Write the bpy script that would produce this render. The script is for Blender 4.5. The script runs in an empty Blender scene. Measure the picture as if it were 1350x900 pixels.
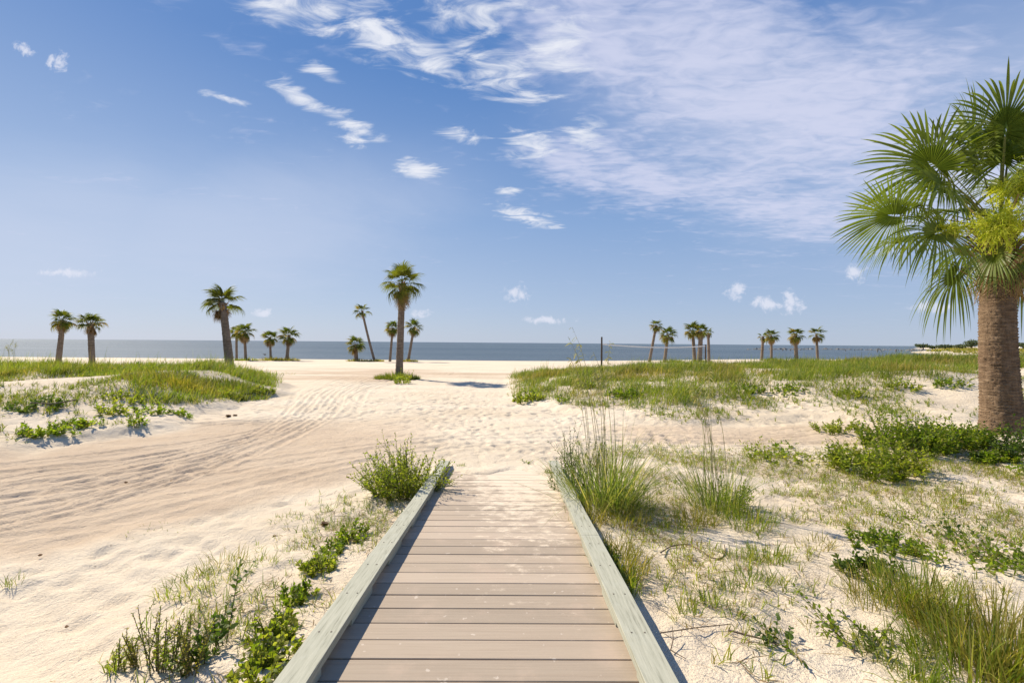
import bpy, math, random
import numpy as np
from mathutils import Vector, Matrix

R = math.radians
random.seed(7)
rng = np.random.default_rng(11)
SC = bpy.context.scene
COL = SC.collection

# ------------------------------------------------------------------ camera numbers
CAM_Z, FPX, W0, H0 = 1.65, 600.0, 1350.0, 900.0
ROLL, PITCH = 0.0080, 0.0028          # the horizon falls slightly to the right
SUN_AZ, SUN_EL = R(-51), R(42)         # sun ahead and to the left

_f = np.array([0, math.cos(PITCH), math.sin(PITCH)])
_r = np.array([math.cos(ROLL), 0, math.sin(ROLL)])
_u = np.cross(_r, _f)


def ray(px, py):
    d = _f + _r * (px - W0 / 2) / FPX - _u * (py - H0 / 2) / FPX
    return d / d[1]


def P0(px, py, z=0.0):
    d = ray(px, py)
    t = (z - CAM_Z) / d[2]
    return np.array([d[0] * t, d[1] * t])


# ------------------------------------------------------------------ numpy noise
_T = rng.random((256, 256))


def vnoise(x, y):
    x = np.asarray(x, float); y = np.asarray(y, float)
    xi = np.floor(x).astype(int); yi = np.floor(y).astype(int)
    fx = x - xi; fy = y - yi
    fx = fx * fx * (3 - 2 * fx); fy = fy * fy * (3 - 2 * fy)
    a = _T[xi & 255, yi & 255]; b = _T[(xi + 1) & 255, yi & 255]
    c = _T[xi & 255, (yi + 1) & 255]; d = _T[(xi + 1) & 255, (yi + 1) & 255]
    return (a * (1 - fx) + b * fx) * (1 - fy) + (c * (1 - fx) + d * fx) * fy


def fbm(x, y, o=4):
    s = 0.0; a = 0.5; n = 0.0
    for i in range(o):
        s = s + a * vnoise(x * 2 ** i + 17.3 * i, y * 2 ** i + 5.7 * i); n += a; a *= .5
    return s / n


def worley(x, y):
    xi = np.floor(x).astype(int); yi = np.floor(y).astype(int)
    best = np.full(np.shape(x), 9.0); rid = np.zeros(np.shape(x))
    for dx in (-1, 0, 1):
        for dy in (-1, 0, 1):
            cx = xi + dx; cy = yi + dy
            jx = _T[cx & 255, cy & 255]; jy = _T[(cx + 91) & 255, (cy + 37) & 255]
            d = (cx + jx - x) ** 2 + (cy + jy - y) ** 2
            m = d < best
            best = np.where(m, d, best)
            rid = np.where(m, _T[(cx + 13) & 255, (cy + 71) & 255], rid)
    return np.sqrt(best), rid


def ss(a, b, x):
    t = np.clip((np.asarray(x, float) - a) / (b - a), 0, 1)
    return t * t * (3 - 2 * t)


# ------------------------------------------------------------------ the ground's shape
DX0, DX1 = -0.83, 0.60      # deck edges (under the rails)
END_Y = 6.05


def deck_z(y):
    return 0.38 - 0.0622 * np.asarray(y, float)


def left_edge(y):
    return -6.7 + .35 * np.sin(y * .9) + .25 * np.sin(y * 2.3 + 1) - 1.4 * ss(13, 17, y) - 2.4 * ss(15.5, 21, y)


def right_front(x):
    return 9.35 + 3.3 * (1 - ss(-.6, 2.6, x)) + .25 * np.sin(x * 1.3) + .15 * np.sin(x * 3.1)


def H_base(x, y):
    x = np.asarray(x, float); y = np.asarray(y, float)
    D = 54 + 15 * ss(0, 45, x)
    z = -0.5 * np.clip(y - 22, 0, None) / (D - 22)
    z = np.maximum(z, -3.5)
    # far spit of land on the right
    q = x - (0.88 * y + 10 * np.sin(y * .03))
    z = np.maximum(z, -3.5 + 3.75 * ss(-30, 25, q) * ss(70, 110, y))
    # left dune
    n1 = fbm(x * .35 + 3, y * .35 + 9, 3)
    dl = left_edge(y) - x
    z = z + (0.30 + .34 * n1 + .26 * np.exp(-((x + 8.9) / 1.9) ** 2 - ((y - 13.2) / 2.2) ** 2)) * ss(-.1, 3.2, dl + .5 * (n1 - .5)) * ss(6.2, 11, y + .4 * (n1 - .5)) * (1 - ss(16, 25, y))
    # low sand step along the front of the left dune
    z = z + .13 * ss(-.05, .5, dl) * ss(5.8, 7, y) * (1 - ss(15, 20, y))
    # right dune
    dr = y - right_front(x)
    z = z + (np.interp(x, [0, 3, 6, 11, 16, 30], [.10, .18, .32, .54, .72, .85]) + .3 * n1) * ss(-.1, 4.2, dr + .6 * (n1 - .5)) * (1 - ss(19, 29, y)) * ss(-.5, 3.0, x)
    z = z + .10 * ss(-.05, .5, dr) * (1 - ss(19, 25, y)) * ss(-.4, .6, x)
    # sand piled beside the ramp
    dz = deck_z(np.clip(y, -6, END_Y)) - .055
    dz = np.where(y > 4.6, dz * (1 - ss(4.6, 7.2, y)), dz)
    lf = 1 - ss(0, 1, (DX0 - .05 - x) / (0.75 + .55 * np.clip(5.5 - y, 0, 6)))
    rt = 1 - ss(0, 1, (x - DX1 - .05) / 6.5)
    side = np.where(x < 0, lf, rt)
    z = z + np.clip(dz, 0, None) * side
    # right foreground: soft hummocks
    fg = ss(.7, 1.6, x) * (1 - ss(6.2, 8.0, y))
    z = z + fg * (.16 * (fbm(x * .9, y * .9 + 40, 3) - .45))
    # mound under the big palm
    z = z + .22 * np.exp(-((x - 8.3) ** 2 + (y - 7.9) ** 2) / 3.2)
    # left berm
    bl = ss(.2, 1.0, DX0 - x) * (1 - ss(2.2, 3.6, DX0 - x)) * (1 - ss(4.2, 5.6, y))
    z = z + bl * .10 * (fbm(x * 1.1 + 30, y * 1.1, 3) - .3)
    return z


def H_deckcut(x, y, z):
    """under the boards the sand lies lower; at the walk's end it runs over them"""
    ins = ss(DX0 - .03, DX0 + .03, x) * (1 - ss(DX1 - .03, DX1 + .03, x))
    cover = 5.55 + .5 * (fbm(np.asarray(x) * 2.2 + 5, np.asarray(y) * .6, 3) - .5) * 2 - .25 * ss(.1, .5, x)
    low = deck_z(y) - .16 + (.16 + .012) * ss(-.1, .25, y - cover) + .0
    low = np.minimum(low, np.maximum(z, deck_z(y) + .012))
    k = ins * (1 - ss(6.0, 6.5, y))
    return z * (1 - k) + low * k


def Hs(x, y):
    z = H_base(np.array([float(x)]), np.array([float(y)]))
    return float(H_deckcut(np.array([float(x)]), np.array([float(y)]), z)[0])


def gp(px, py):
    """where the line of sight through a photograph pixel meets the sand"""
    d = ray(px, py)
    t = 0.8
    while t < 400:
        x, y = d[0] * t, d[1] * t
        if CAM_Z + d[2] * t < float(H_base(np.array([x]), np.array([y]))[0]):
            break
        t += .02 * max(1, t * .15)
    return d[0] * t, d[1] * t


def HH(x, y):
    x = np.asarray(x, float); y = np.asarray(y, float)
    return H_deckcut(x, y, H_base(x, y))


# ------------------------------------------------------------------ mesh helpers
class Acc:
    def __init__(s):
        s.v = []; s.f = []; s.n = 0

    def quads(s, V, F):
        V = np.asarray(V, float).reshape(-1, 3)
        s.v.append(V); s.f.append(np.asarray(F, int) + s.n); s.n += len(V)

    def strips(s, C, Wd, S):
        """C (n,k,3) centre lines, Wd (n,k) half widths, S (n,3) or (n,k,3) side vectors"""
        n, k, _ = C.shape
        if S.ndim == 2:
            S = S[:, None, :]
        A = C - S * Wd[..., None]; B = C + S * Wd[..., None]
        V = np.stack([A, B], 2).reshape(-1, 3)
        base = (np.arange(n) * k * 2)[:, None]
        j = np.arange(k - 1)[None, :] * 2
        q = np.stack([base + j, base + j + 1, base + j + 3, base + j + 2], -1).reshape(-1, 4)
        s.quads(V, q)

    def box(s, x0, x1, y0, y1, z0, z1, bev=0.0):
        b = bev
        if b <= 0:
            V = [(x, y, z) for z in (z0, z1) for y in (y0, y1) for x in (x0, x1)]
            F = [(0, 2, 3, 1), (4, 5, 7, 6), (0, 1, 5, 4), (2, 6, 7, 3), (0, 4, 6, 2), (1, 3, 7, 5)]
            s.quads(V, F); return
        V = []
        for (z, i) in ((z0, 0), (z1 - b, 0), (z1, b)):
            V += [(x0 + i, y0 + i, z), (x1 - i, y0 + i, z), (x1 - i, y1 - i, z), (x0 + i, y1 - i, z)]
        F = [(3, 2, 1, 0)]
        for l in (0, 4):
            for i in range(4):
                F.append((l + i, l + (i + 1) % 4, l + 4 + (i + 1) % 4, l + 4 + i))
        F.append((8, 9, 10, 11))
        s.quads(V, F)

    def tube(s, pts, rad, n=8, cap=True):
        pts = np.asarray(pts, float); rad = np.broadcast_to(np.asarray(rad, float), (len(pts),))
        V = []
        for i, p in enumerate(pts):
            t = pts[min(i + 1, len(pts) - 1)] - pts[max(i - 1, 0)]
            t = t / (np.linalg.norm(t) + 1e-9)
            a = np.array([0, 0, 1.0]) if abs(t[2]) < .9 else np.array([0, 1.0, 0])
            u = np.cross(t, a); u /= np.linalg.norm(u); w = np.cross(t, u)
            for k in range(n):
                th = 2 * math.pi * k / n
                V.append(p + rad[i] * (math.cos(th) * u + math.sin(th) * w))
        F = []
        for i in range(len(pts) - 1):
            for k in range(n):
                F.append((i * n + k, i * n + (k + 1) % n, (i + 1) * n + (k + 1) % n, (i + 1) * n + k))
        s.quads(V, F)
        if cap:
            m = len(pts) - 1
            V2 = [pts[m]] + [V[m * n + k] for k in range(n)]
            s.quads(V2, [(0, 1 + k, 1 + (k + 1) % n, 0) for k in range(n)])

    def mesh(s, name, mat, smooth=False):
        V = np.concatenate(s.v); F = np.concatenate(s.f)
        tri = F[:, 3] == F[:, 0]
        me = bpy.data.meshes.new(name)
        lt = np.where(tri, 3, 4)
        loops = F[np.arange(4)[None, :] < lt[:, None]]
        me.vertices.add(len(V)); me.vertices.foreach_set('co', V.astype(np.float32).ravel())
        me.loops.add(len(loops)); me.loops.foreach_set('vertex_index', loops.astype(np.int32))
        me.polygons.add(len(F))
        st = np.concatenate([[0], np.cumsum(lt)[:-1]])
        me.polygons.foreach_set('loop_start', st.astype(np.int32))
        me.polygons.foreach_set('loop_total', lt.astype(np.int32))
        me.polygons.foreach_set('use_smooth', np.full(len(F), bool(smooth)))
        me.update(calc_edges=True)
        if mat:
            me.materials.append(mat)
        return me

    def obj(s, name, mat, parent=None, smooth=False):
        return link(name, s.mesh(name, mat, smooth), parent)


def link(name, me, parent=None):
    o = bpy.data.objects.new(name, me)
    COL.objects.link(o)
    if parent:
        o.parent = parent
    return o


def tag(o, label=None, cat=None, group=None, kind=None):
    if label: o['label'] = label
    if cat: o['category'] = cat
    if group: o['group'] = group
    if kind: o['kind'] = kind
    return o


def thing(name, loc, label, cat, group=None, rz=0.0):
    o = bpy.data.objects.new(name, None); COL.objects.link(o)
    o.location = loc; o.rotation_euler = (0, 0, rz); o.empty_display_size = .2
    return tag(o, label, cat, group)


def unit(v):
    return v / (np.linalg.norm(v, axis=-1, keepdims=True) + 1e-9)


# ------------------------------------------------------------------ materials
def new_mat(name):
    m = bpy.data.materials.new(name); m.use_nodes = True
    nt = m.node_tree; nt.nodes.clear()
    out = nt.nodes.new('ShaderNodeOutputMaterial')
    return m, nt, out


def N(nt, t, **kw):
    n = nt.nodes.new(t)
    for k, v in kw.items():
        if k.startswith('i_'):
            n.inputs[k[2:].replace('_', ' ')].default_value = v
        else:
            setattr(n, k, v)
    return n


def L(nt, a, b):
    nt.links.new(a, b)


def ramp(nt, fac, stops, interp='LINEAR'):
    r = nt.nodes.new('ShaderNodeValToRGB'); r.color_ramp.interpolation = interp
    e = r.color_ramp.elements
    while len(e) < len(stops):
        e.new(.5)
    for el, (p, c) in zip(e, stops):
        el.position = p; el.color = (*c, 1) if len(c) == 3 else c
    if fac is not None:
        L(nt, fac, r.inputs[0])
    return r.outputs[0]


def noise(nt, vec, scale, detail=4, rough=.55, dist=0.0, dims='3D'):
    n = N(nt, 'ShaderNodeTexNoise', noise_dimensions=dims)
    n.inputs['Scale'].default_value = scale; n.inputs['Detail'].default_value = detail
    n.inputs['Roughness'].default_value = rough; n.inputs['Distortion'].default_value = dist
    if vec is not None:
        L(nt, vec, n.inputs['Vector'])
    return n.outputs['Fac']


def mixc(nt, fac, a, b, mode='MIX'):
    m = N(nt, 'ShaderNodeMix', data_type='RGBA', blend_type=mode)
    for s, v in ((0, fac), (6, a), (7, b)):
        if isinstance(v, (int, float)):
            m.inputs[s].default_value = v
        elif isinstance(v, tuple):
            m.inputs[s].default_value = (*v, 1)
        else:
            L(nt, v, m.inputs[s])
    return m.outputs[2]


def math_(nt, op, a, b=None, c=None, clamp=False):
    m = N(nt, 'ShaderNodeMath', operation=op); m.use_clamp = clamp
    for i, v in enumerate((a, b, c)):
        if v is None: continue
        if isinstance(v, (int, float)): m.inputs[i].default_value = v
        else: L(nt, v, m.inputs[i])
    return m.outputs[0]


def mrange(nt, v, a, b, c=0.0, d=1.0, smooth=True):
    m = N(nt, 'ShaderNodeMapRange', interpolation_type='SMOOTHSTEP' if smooth else 'LINEAR')
    L(nt, v, m.inputs[0])
    for i, x in enumerate((a, b, c, d)): m.inputs[i + 1].default_value = x
    return m.outputs[0]


def leaf_mat(name, stops, transl=.35, rough=.5, spec=.3):
    m, nt, out = new_mat(name)
    g = N(nt, 'ShaderNodeNewGeometry')
    c = ramp(nt, g.outputs['Random Per Island'], stops)
    tc = N(nt, 'ShaderNodeTexCoord')
    nz = noise(nt, tc.outputs['Object'], 2.3, 3)
    c = mixc(nt, mrange(nt, nz, .3, .75, 0, .45), c, mixc(nt, 1.0, c, (1.45, 1.15, .6), 'MULTIPLY'))
    b = N(nt, 'ShaderNodeBsdfPrincipled'); L(nt, c, b.inputs['Base Color'])
    b.inputs['Roughness'].default_value = rough; b.inputs['Specular IOR Level'].default_value = spec
    t = N(nt, 'ShaderNodeBsdfTranslucent')
    L(nt, mixc(nt, 1.0, c, (1.5, 1.6, .6), 'MULTIPLY'), t.inputs[0])
    mx = N(nt, 'ShaderNodeMixShader'); mx.inputs[0].default_value = transl
    L(nt, b.outputs[0], mx.inputs[1]); L(nt, t.outputs[0], mx.inputs[2]); L(nt, mx.outputs[0], out.inputs[0])
    return m


def plain_mat(name, c1, c2, scale=8, rough=.8, bump=.3, stretch=(1, 1, 1), bdist=.02):
    m, nt, out = new_mat(name)
    tc = N(nt, 'ShaderNodeTexCoord'); mp = N(nt, 'ShaderNodeMapping'); mp.inputs['Scale'].default_value = stretch
    L(nt, tc.outputs['Object'], mp.inputs[0])
    nz = noise(nt, mp.outputs[0], scale, 6, .65)
    b = N(nt, 'ShaderNodeBsdfPrincipled'); L(nt, ramp(nt, nz, [(.3, c1), (.7, c2)]), b.inputs['Base Color'])
    b.inputs['Roughness'].default_value = rough; b.inputs['Specular IOR Level'].default_value = .2
    bp = N(nt, 'ShaderNodeBump'); bp.inputs['Strength'].default_value = bump; bp.inputs['Distance'].default_value = bdist
    L(nt, nz, bp.inputs['Height']); L(nt, bp.outputs[0], b.inputs['Normal']); L(nt, b.outputs[0], out.inputs[0])
    return m


M = {}
M['palm'] = leaf_mat('palm_leaf', [(0, (.065, .105, .018)), (.5, (.11, .155, .026)), (.85, (.155, .19, .038)), (1, (.22, .21, .06))], .4, .45, .3)
M['palm_far'] = leaf_mat('palm_leaf_yellowish', [(0, (.07, .10, .016)), (.5, (.12, .15, .024)), (.8, (.20, .195, .04)), (1, (.29, .22, .08))], .35, .55, .2)  # yellower, partly browned leaf colour of the beach palms
M['palm_dead'] = leaf_mat('dead_palm_leaf', [(0, (.16, .10, .05)), (.5, (.26, .18, .10)), (1, (.38, .29, .17))], .15, .8, .1)
M['petiole'] = leaf_mat('palm_petiole', [(0, (.10, .13, .035)), (1, (.18, .19, .06))], .1, .5)
M['flower'] = leaf_mat('palm_flower', [(0, (.36, .43, .03)), (.6, (.50, .54, .05)), (1, (.60, .58, .14))], .35, .7)
M['grass'] = leaf_mat('dune_grass_blade', [(0, (.085, .125, .016)), (.5, (.14, .185, .027)), (.85, (.20, .205, .05)), (1, (.34, .27, .13))], .5, .6)
M['grass_olive'] = leaf_mat('olive_grass_blade', [(0, (.115, .13, .018)), (.4, (.19, .19, .03)), (.75, (.28, .24, .06)), (1, (.38, .30, .13))], .45, .6)
M['grass_bright'] = leaf_mat('bright_grass_blade', [(0, (.095, .155, .015)), (.5, (.165, .22, .026)), (.85, (.24, .25, .055)), (1, (.34, .29, .12))], .5, .6)
M['oat'] = leaf_mat('sea_oat_blade', [(0, (.085, .135, .028)), (.5, (.16, .21, .055)), (.85, (.26, .28, .10)), (1, (.40, .34, .17))], .5, .55)
M['oat_stem'] = leaf_mat('sea_oat_stem', [(0, (.20, .22, .09)), (.6, (.30, .29, .14)), (1, (.42, .37, .21))], .3, .7)
M['leaf'] = leaf_mat('green_leaf', [(0, (.085, .145, .014)), (.5, (.15, .215, .022)), (.9, (.22, .265, .04)), (1, (.30, .28, .08))], .58, .5, .3)
M['leaf_dark'] = leaf_mat('deep_green_leaf', [(0, (.04, .08, .013)), (.5, (.075, .125, .022)), (1, (.125, .17, .035))], .5, .5, .3)
M['leaf_lime'] = leaf_mat('lime_leaf', [(0, (.125, .185, .018)), (.5, (.21, .26, .03)), (1, (.30, .30, .08))], .58, .55)
M['litter'] = leaf_mat('dry_litter', [(0, (.12, .085, .05)), (.5, (.22, .16, .09)), (1, (.36, .28, .17))], .1, .9, .1)
M['stem'] = plain_mat('weed_stem', (.10, .10, .04), (.20, .16, .08), 30)
M['twig'] = plain_mat('dead_twig', (.09, .065, .045), (.20, .15, .10), 40)
M['rust_leaf'] = leaf_mat('withered_leaf', [(0, (.12, .065, .03)), (1, (.24, .14, .07))], .1, .8)
M['post'] = plain_mat('dark_wood_post', (.045, .035, .028), (.10, .075, .055), 20, stretch=(1, 1, .1))
M['tape'] = plain_mat('white_tape', (.7, .7, .68), (.82, .82, .80), 20)
M['net'] = plain_mat('net_cord', (.28, .27, .25), (.4, .39, .36), 20)
M['rock'] = plain_mat('grey_rock', (.10, .095, .09), (.34, .32, .29), 1.2, bump=.8)
M['bird'] = plain_mat('dark_feather', (.03, .03, .035), (.07, .065, .06), 30)
M['wallwhite'] = plain_mat('white_render', (.68, .68, .66), (.78, .78, .76), 2)
M['roofgrey'] = plain_mat('grey_roof', (.20, .20, .21), (.28, .28, .29), 2)
M['glass'] = plain_mat('dark_window', (.03, .04, .05), (.06, .07, .08), 2, rough=.15)
M['tree'] = leaf_mat('hazed_tree_leaf', [(0, (.06, .085, .045)), (.6, (.09, .12, .06)), (1, (.13, .155, .08))], .25, .7)  # distance haze put into the colour: leaves lightened


def trunk_mat(name, c_dark, c_mid, c_lt, rings):
    m, nt, out = new_mat(name)
    tc = N(nt, 'ShaderNodeTexCoord')
    mp = N(nt, 'ShaderNodeMapping'); mp.inputs['Scale'].default_value = (1, 1, rings)
    L(nt, tc.outputs['Object'], mp.inputs[0])
    n1 = noise(nt, mp.outputs[0], 5.0, 6, .7, .6)
    mp2 = N(nt, 'ShaderNodeMapping'); mp2.inputs['Scale'].default_value = (14, 14, 2.0)
    L(nt, tc.outputs['Object'], mp2.inputs[0])
    n2 = noise(nt, mp2.outputs[0], 2.0, 4, .6)
    v = math_(nt, 'ADD', math_(nt, 'MULTIPLY', n1, .7), math_(nt, 'MULTIPLY', n2, .3))
    c = ramp(nt, v, [(.33, c_dark), (.5, c_mid), (.68, c_lt)])
    big = noise(nt, tc.outputs['Object'], 1.7, 3)
    c = mixc(nt, mrange(nt, big, .45, .7, 0, .5), c, mixc(nt, 1.0, c, (.8, .74, .7), 'MULTIPLY'))
    b = N(nt, 'ShaderNodeBsdfPrincipled'); L(nt, c, b.inputs['Base Color'])
    b.inputs['Roughness'].default_value = .9; b.inputs['Specular IOR Level'].default_value = .1
    bp = N(nt, 'ShaderNodeBump'); bp.inputs['Strength'].default_value = 1.0; bp.inputs['Distance'].default_value = .05
    L(nt, v, bp.inputs['Height']); L(nt, bp.outputs[0], b.inputs['Normal']); L(nt, b.outputs[0], out.inputs[0])
    return m


M['trunk'] = trunk_mat('palm_trunk_bark', (.075, .05, .032), (.215, .145, .09), (.36, .255, .165), 7)
M['trunk_far'] = trunk_mat('grey_palm_bark', (.10, .075, .052), (.22, .17, .125), (.34, .275, .20), 5)
M['boot'] = leaf_mat('palm_boot', [(0, (.13, .08, .045)), (.5, (.22, .145, .085)), (1, (.33, .24, .15))], .05, .85, .1)


def sand_mat():
    m, nt, out = new_mat('beach_sand')
    tc = N(nt, 'ShaderNodeTexCoord'); ob = tc.outputs['Object']
    road = N(nt, 'ShaderNodeAttribute', attribute_name='road').outputs['Fac']
    veg = N(nt, 'ShaderNodeAttribute', attribute_name='veg').outputs['Fac']
    mp = N(nt, 'ShaderNodeMapping'); mp.inputs['Scale'].default_value = (.35, 1, 1); L(nt, ob, mp.inputs[0])
    n_big = noise(nt, mp.outputs[0], .8, 5, .6)
    n_mid = noise(nt, ob, 6, 5, .6)
    n_fine = noise(nt, ob, 60, 4, .7)
    white = ramp(nt, n_big, [(.3, (.64, .53, .385)), (.6, (.73, .625, .475))])
    beige = ramp(nt, n_big, [(.3, (.50, .38, .265)), (.65, (.60, .475, .34))])
    c = mixc(nt, road, white, beige)
    c = mixc(nt, mrange(nt, n_mid, .45, .75, 0, .30), c, mixc(nt, 1.0, c, (.86, .80, .73), 'MULTIPLY'))
    # grain and small dark grit
    c = mixc(nt, mrange(nt, n_fine, .52, .78, 0, .35), c, mixc(nt, 1.0, c, (.72, .66, .58), 'MULTIPLY'))
    g = noise(nt, ob, 38, 2, .5); g2 = noise(nt, ob, 3.1, 3)
    grit = math_(nt, 'MULTIPLY', mrange(nt, g, .68, .74), mrange(nt, g2, .45, .62))
    c = mixc(nt, math_(nt, 'MULTIPLY', grit, .55), c, (.20, .145, .09))
    # dry humus where plants grow
    hv = math_(nt, 'MULTIPLY', veg, mrange(nt, noise(nt, ob, 9, 5, .7), .42, .68))
    c = mixc(nt, math_(nt, 'MULTIPLY', hv, .42), c, (.30, .22, .135))
    b = N(nt, 'ShaderNodeBsdfPrincipled'); L(nt, c, b.inputs['Base Color'])
    b.inputs['Roughness'].default_value = .95; b.inputs['Specular IOR Level'].default_value = .1
    hgt = math_(nt, 'ADD', math_(nt, 'MULTIPLY', noise(nt, ob, 11, 6, .72), 1.0), math_(nt, 'MULTIPLY', noise(nt, ob, 70, 3, .6), .3))
    bp = N(nt, 'ShaderNodeBump'); bp.inputs['Strength'].default_value = .9; bp.inputs['Distance'].default_value = .036
    L(nt, hgt, bp.inputs['Height']); L(nt, bp.outputs[0], b.inputs['Normal']); L(nt, b.outputs[0], out.inputs[0])
    return m


def water_mat():
    m, nt, out = new_mat('sea_water')
    tc = N(nt, 'ShaderNodeTexCoord'); ob = tc.outputs['Object']
    mp = N(nt, 'ShaderNodeMapping'); mp.inputs['Scale'].default_value = (.35, 1.0, 1); L(nt, ob, mp.inputs[0])
    n1 = noise(nt, mp.outputs[0], .55, 5, .65)
    mp2 = N(nt, 'ShaderNodeMapping'); mp2.inputs['Scale'].default_value = (.006, .035, 1); L(nt, ob, mp2.inputs[0])
    n2 = noise(nt, mp2.outputs[0], 1.0, 4, .6)
    c = ramp(nt, n2, [(.3, (.085, .125, .165)), (.7, (.13, .17, .205))])
    b = N(nt, 'ShaderNodeBsdfPrincipled'); L(nt, c, b.inputs['Base Color'])
    b.inputs['Roughness'].default_value = .5; b.inputs['IOR'].default_value = 1.33
    b.inputs['Specular IOR Level'].default_value = .06
    bp = N(nt, 'ShaderNodeBump'); bp.inputs['Strength'].default_value = 1.0; bp.inputs['Distance'].default_value = 1.1
    L(nt, n1, bp.inputs['Height']); L(nt, bp.outputs[0], b.inputs['Normal']); L(nt, b.outputs[0], out.inputs[0])
    return m


def deck_mat():
    m, nt, out = new_mat('weathered_deck_board')
    g = N(nt, 'ShaderNodeNewGeometry'); rnd = g.outputs['Random Per Island']
    tc = N(nt, 'ShaderNodeTexCoord'); ob = tc.outputs['Object']
    mp = N(nt, 'ShaderNodeMapping'); mp.inputs['Scale'].default_value = (2.0, 55, 20); L(nt, ob, mp.inputs[0])
    grain = noise(nt, mp.outputs[0], 1.0, 6, .65)
    c = ramp(nt, rnd, [(0, (.345, .28, .21)), (.5, (.415, .335, .25)), (1, (.49, .40, .305))])
    c = mixc(nt, mrange(nt, grain, .35, .75, 0, .5), c, mixc(nt, 1.0, c, (.78, .74, .72), 'MULTIPLY'))
    blot = noise(nt, ob, 3.5, 5, .65)
    c = mixc(nt, mrange(nt, blot, .5, .72, 0, .35), c, (.50, .38, .285))
    # blown sand: thick towards the beach end, flecks nearer
    sx = N(nt, 'ShaderNodeSeparateXYZ'); L(nt, ob, sx.inputs[0])
    ymask = mrange(nt, sx.outputs[1], 1.6, 6.0, -.08, .40, False)
    off = math_(nt, 'ABSOLUTE', math_(nt, 'ADD', sx.outputs[0], -.18))
    xmask = mrange(nt, off, .15, .75, .0, -.17)
    mp3 = N(nt, 'ShaderNodeMapping'); mp3.inputs['Scale'].default_value = (1, 1.4, 1); L(nt, ob, mp3.inputs[0])
    sn = noise(nt, mp3.outputs[0], 7.5, 7, .72)
    sv = math_(nt, 'ADD', math_(nt, 'ADD', sn, ymask), xmask)
    sm = mrange(nt, sv, .60, .80)
    c = mixc(nt, math_(nt, 'MULTIPLY', sm, .9), c, (.70, .585, .44))
    fl = mrange(nt, noise(nt, ob, 21, 3, .5), .68, .73)
    c = mixc(nt, math_(nt, 'MULTIPLY', fl, .6), c, (.6, .52, .43))
    b = N(nt, 'ShaderNodeBsdfPrincipled'); L(nt, c, b.inputs['Base Color'])
    b.inputs['Roughness'].default_value = .75; b.inputs['Specular IOR Level'].default_value = .25
    bp = N(nt, 'ShaderNodeBump'); bp.inputs['Strength'].default_value = .35; bp.inputs['Distance'].default_value = .008
    L(nt, grain, bp.inputs['Height']); L(nt, bp.outputs[0], b.inputs['Normal']); L(nt, b.outputs[0], out.inputs[0])
    return m


def rail_mat():
    m, nt, out = new_mat('weathered_painted_rail')
    tc = N(nt, 'ShaderNodeTexCoord'); ob = tc.outputs['Object']
    mp = N(nt, 'ShaderNodeMapping'); mp.inputs['Scale'].default_value = (85, 1.3, 85); L(nt, ob, mp.inputs[0])
    gr = noise(nt, mp.outputs[0], 1.0, 6, .65, .15)
    c = ramp(nt, gr, [(.30, (.21, .205, .15)), (.44, (.36, .355, .27)), (.62, (.43, .42, .325))])
    bl = noise(nt, ob, 5, 5, .7)
    c = mixc(nt, mrange(nt, bl, .5, .75, 0, .5), c, (.44, .445, .365))
    vo = N(nt, 'ShaderNodeTexVoronoi'); vo.inputs['Scale'].default_value = 6; L(nt, ob, vo.inputs['Vector'])
    kn = mrange(nt, vo.outputs['Distance'], .03, .06, 1, 0)
    c = mixc(nt, math_(nt, 'MULTIPLY', kn, .6), c, (.14, .12, .09))
    b = N(nt, 'ShaderNodeBsdfPrincipled'); L(nt, c, b.inputs['Base Color'])
    b.inputs['Roughness'].default_value = .75; b.inputs['Specular IOR Level'].default_value = .25
    bp = N(nt, 'ShaderNodeBump'); bp.inputs['Strength'].default_value = .4; bp.inputs['Distance'].default_value = .004
    L(nt, gr, bp.inputs['Height']); L(nt, bp.outputs[0], b.inputs['Normal']); L(nt, b.outputs[0], out.inputs[0])
    return m


M['sand'] = sand_mat(); M['water'] = water_mat(); M['deck'] = deck_mat(); M['rail'] = rail_mat()
M['nail'] = plain_mat('rusty_screw', (.08, .07, .06), (.16, .13, .10), 60)


# ------------------------------------------------------------------ ground sheet
def axis(a, b, step, grow, lo, hi):
    xs = list(np.arange(a, b, step))
    s = step; x = xs[-1]
    while x < hi:
        s *= grow; x += s; xs.append(x)
    s = step; x = xs[0]; pre = []
    while x > lo:
        s *= grow; x -= s; pre.append(x)
    return np.array(pre[::-1] + xs)


def grass_left(x, y):
    n = fbm(x * .8 + 11, y * .8 + 2, 3)
    front = 12.6 - 3.3 * ss(-10.5, -8.6, x) + 1.6 * (n - .5)
    g = ss(0, .8, y - front) * (1 - ss(19.5, 22.5, y + 2 * (n - .5))) * ss(.15, .7, left_edge(y) - x - .25)
    knoll = np.exp(-((x + 8.7) / 1.5) ** 2 - ((y - 12.6) / 2.2) ** 2)
    return np.maximum(g, ss(.25, .6, knoll))


def grass_right(x, y):
    n = fbm(x * .8 + 51, y * .8 + 12, 3)
    front = right_front(x) + .7 + 2.0 * ss(4, 8, x) + .8 * ss(9, 16, x) + 2.0 * (n - .5)
    return ss(0, 1.0, y - front) * (1 - ss(21.5, 25, y + 2 * (n - .5))) * ss(.1, 1.1, x + .35 + .5 * (n - .5))


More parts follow.
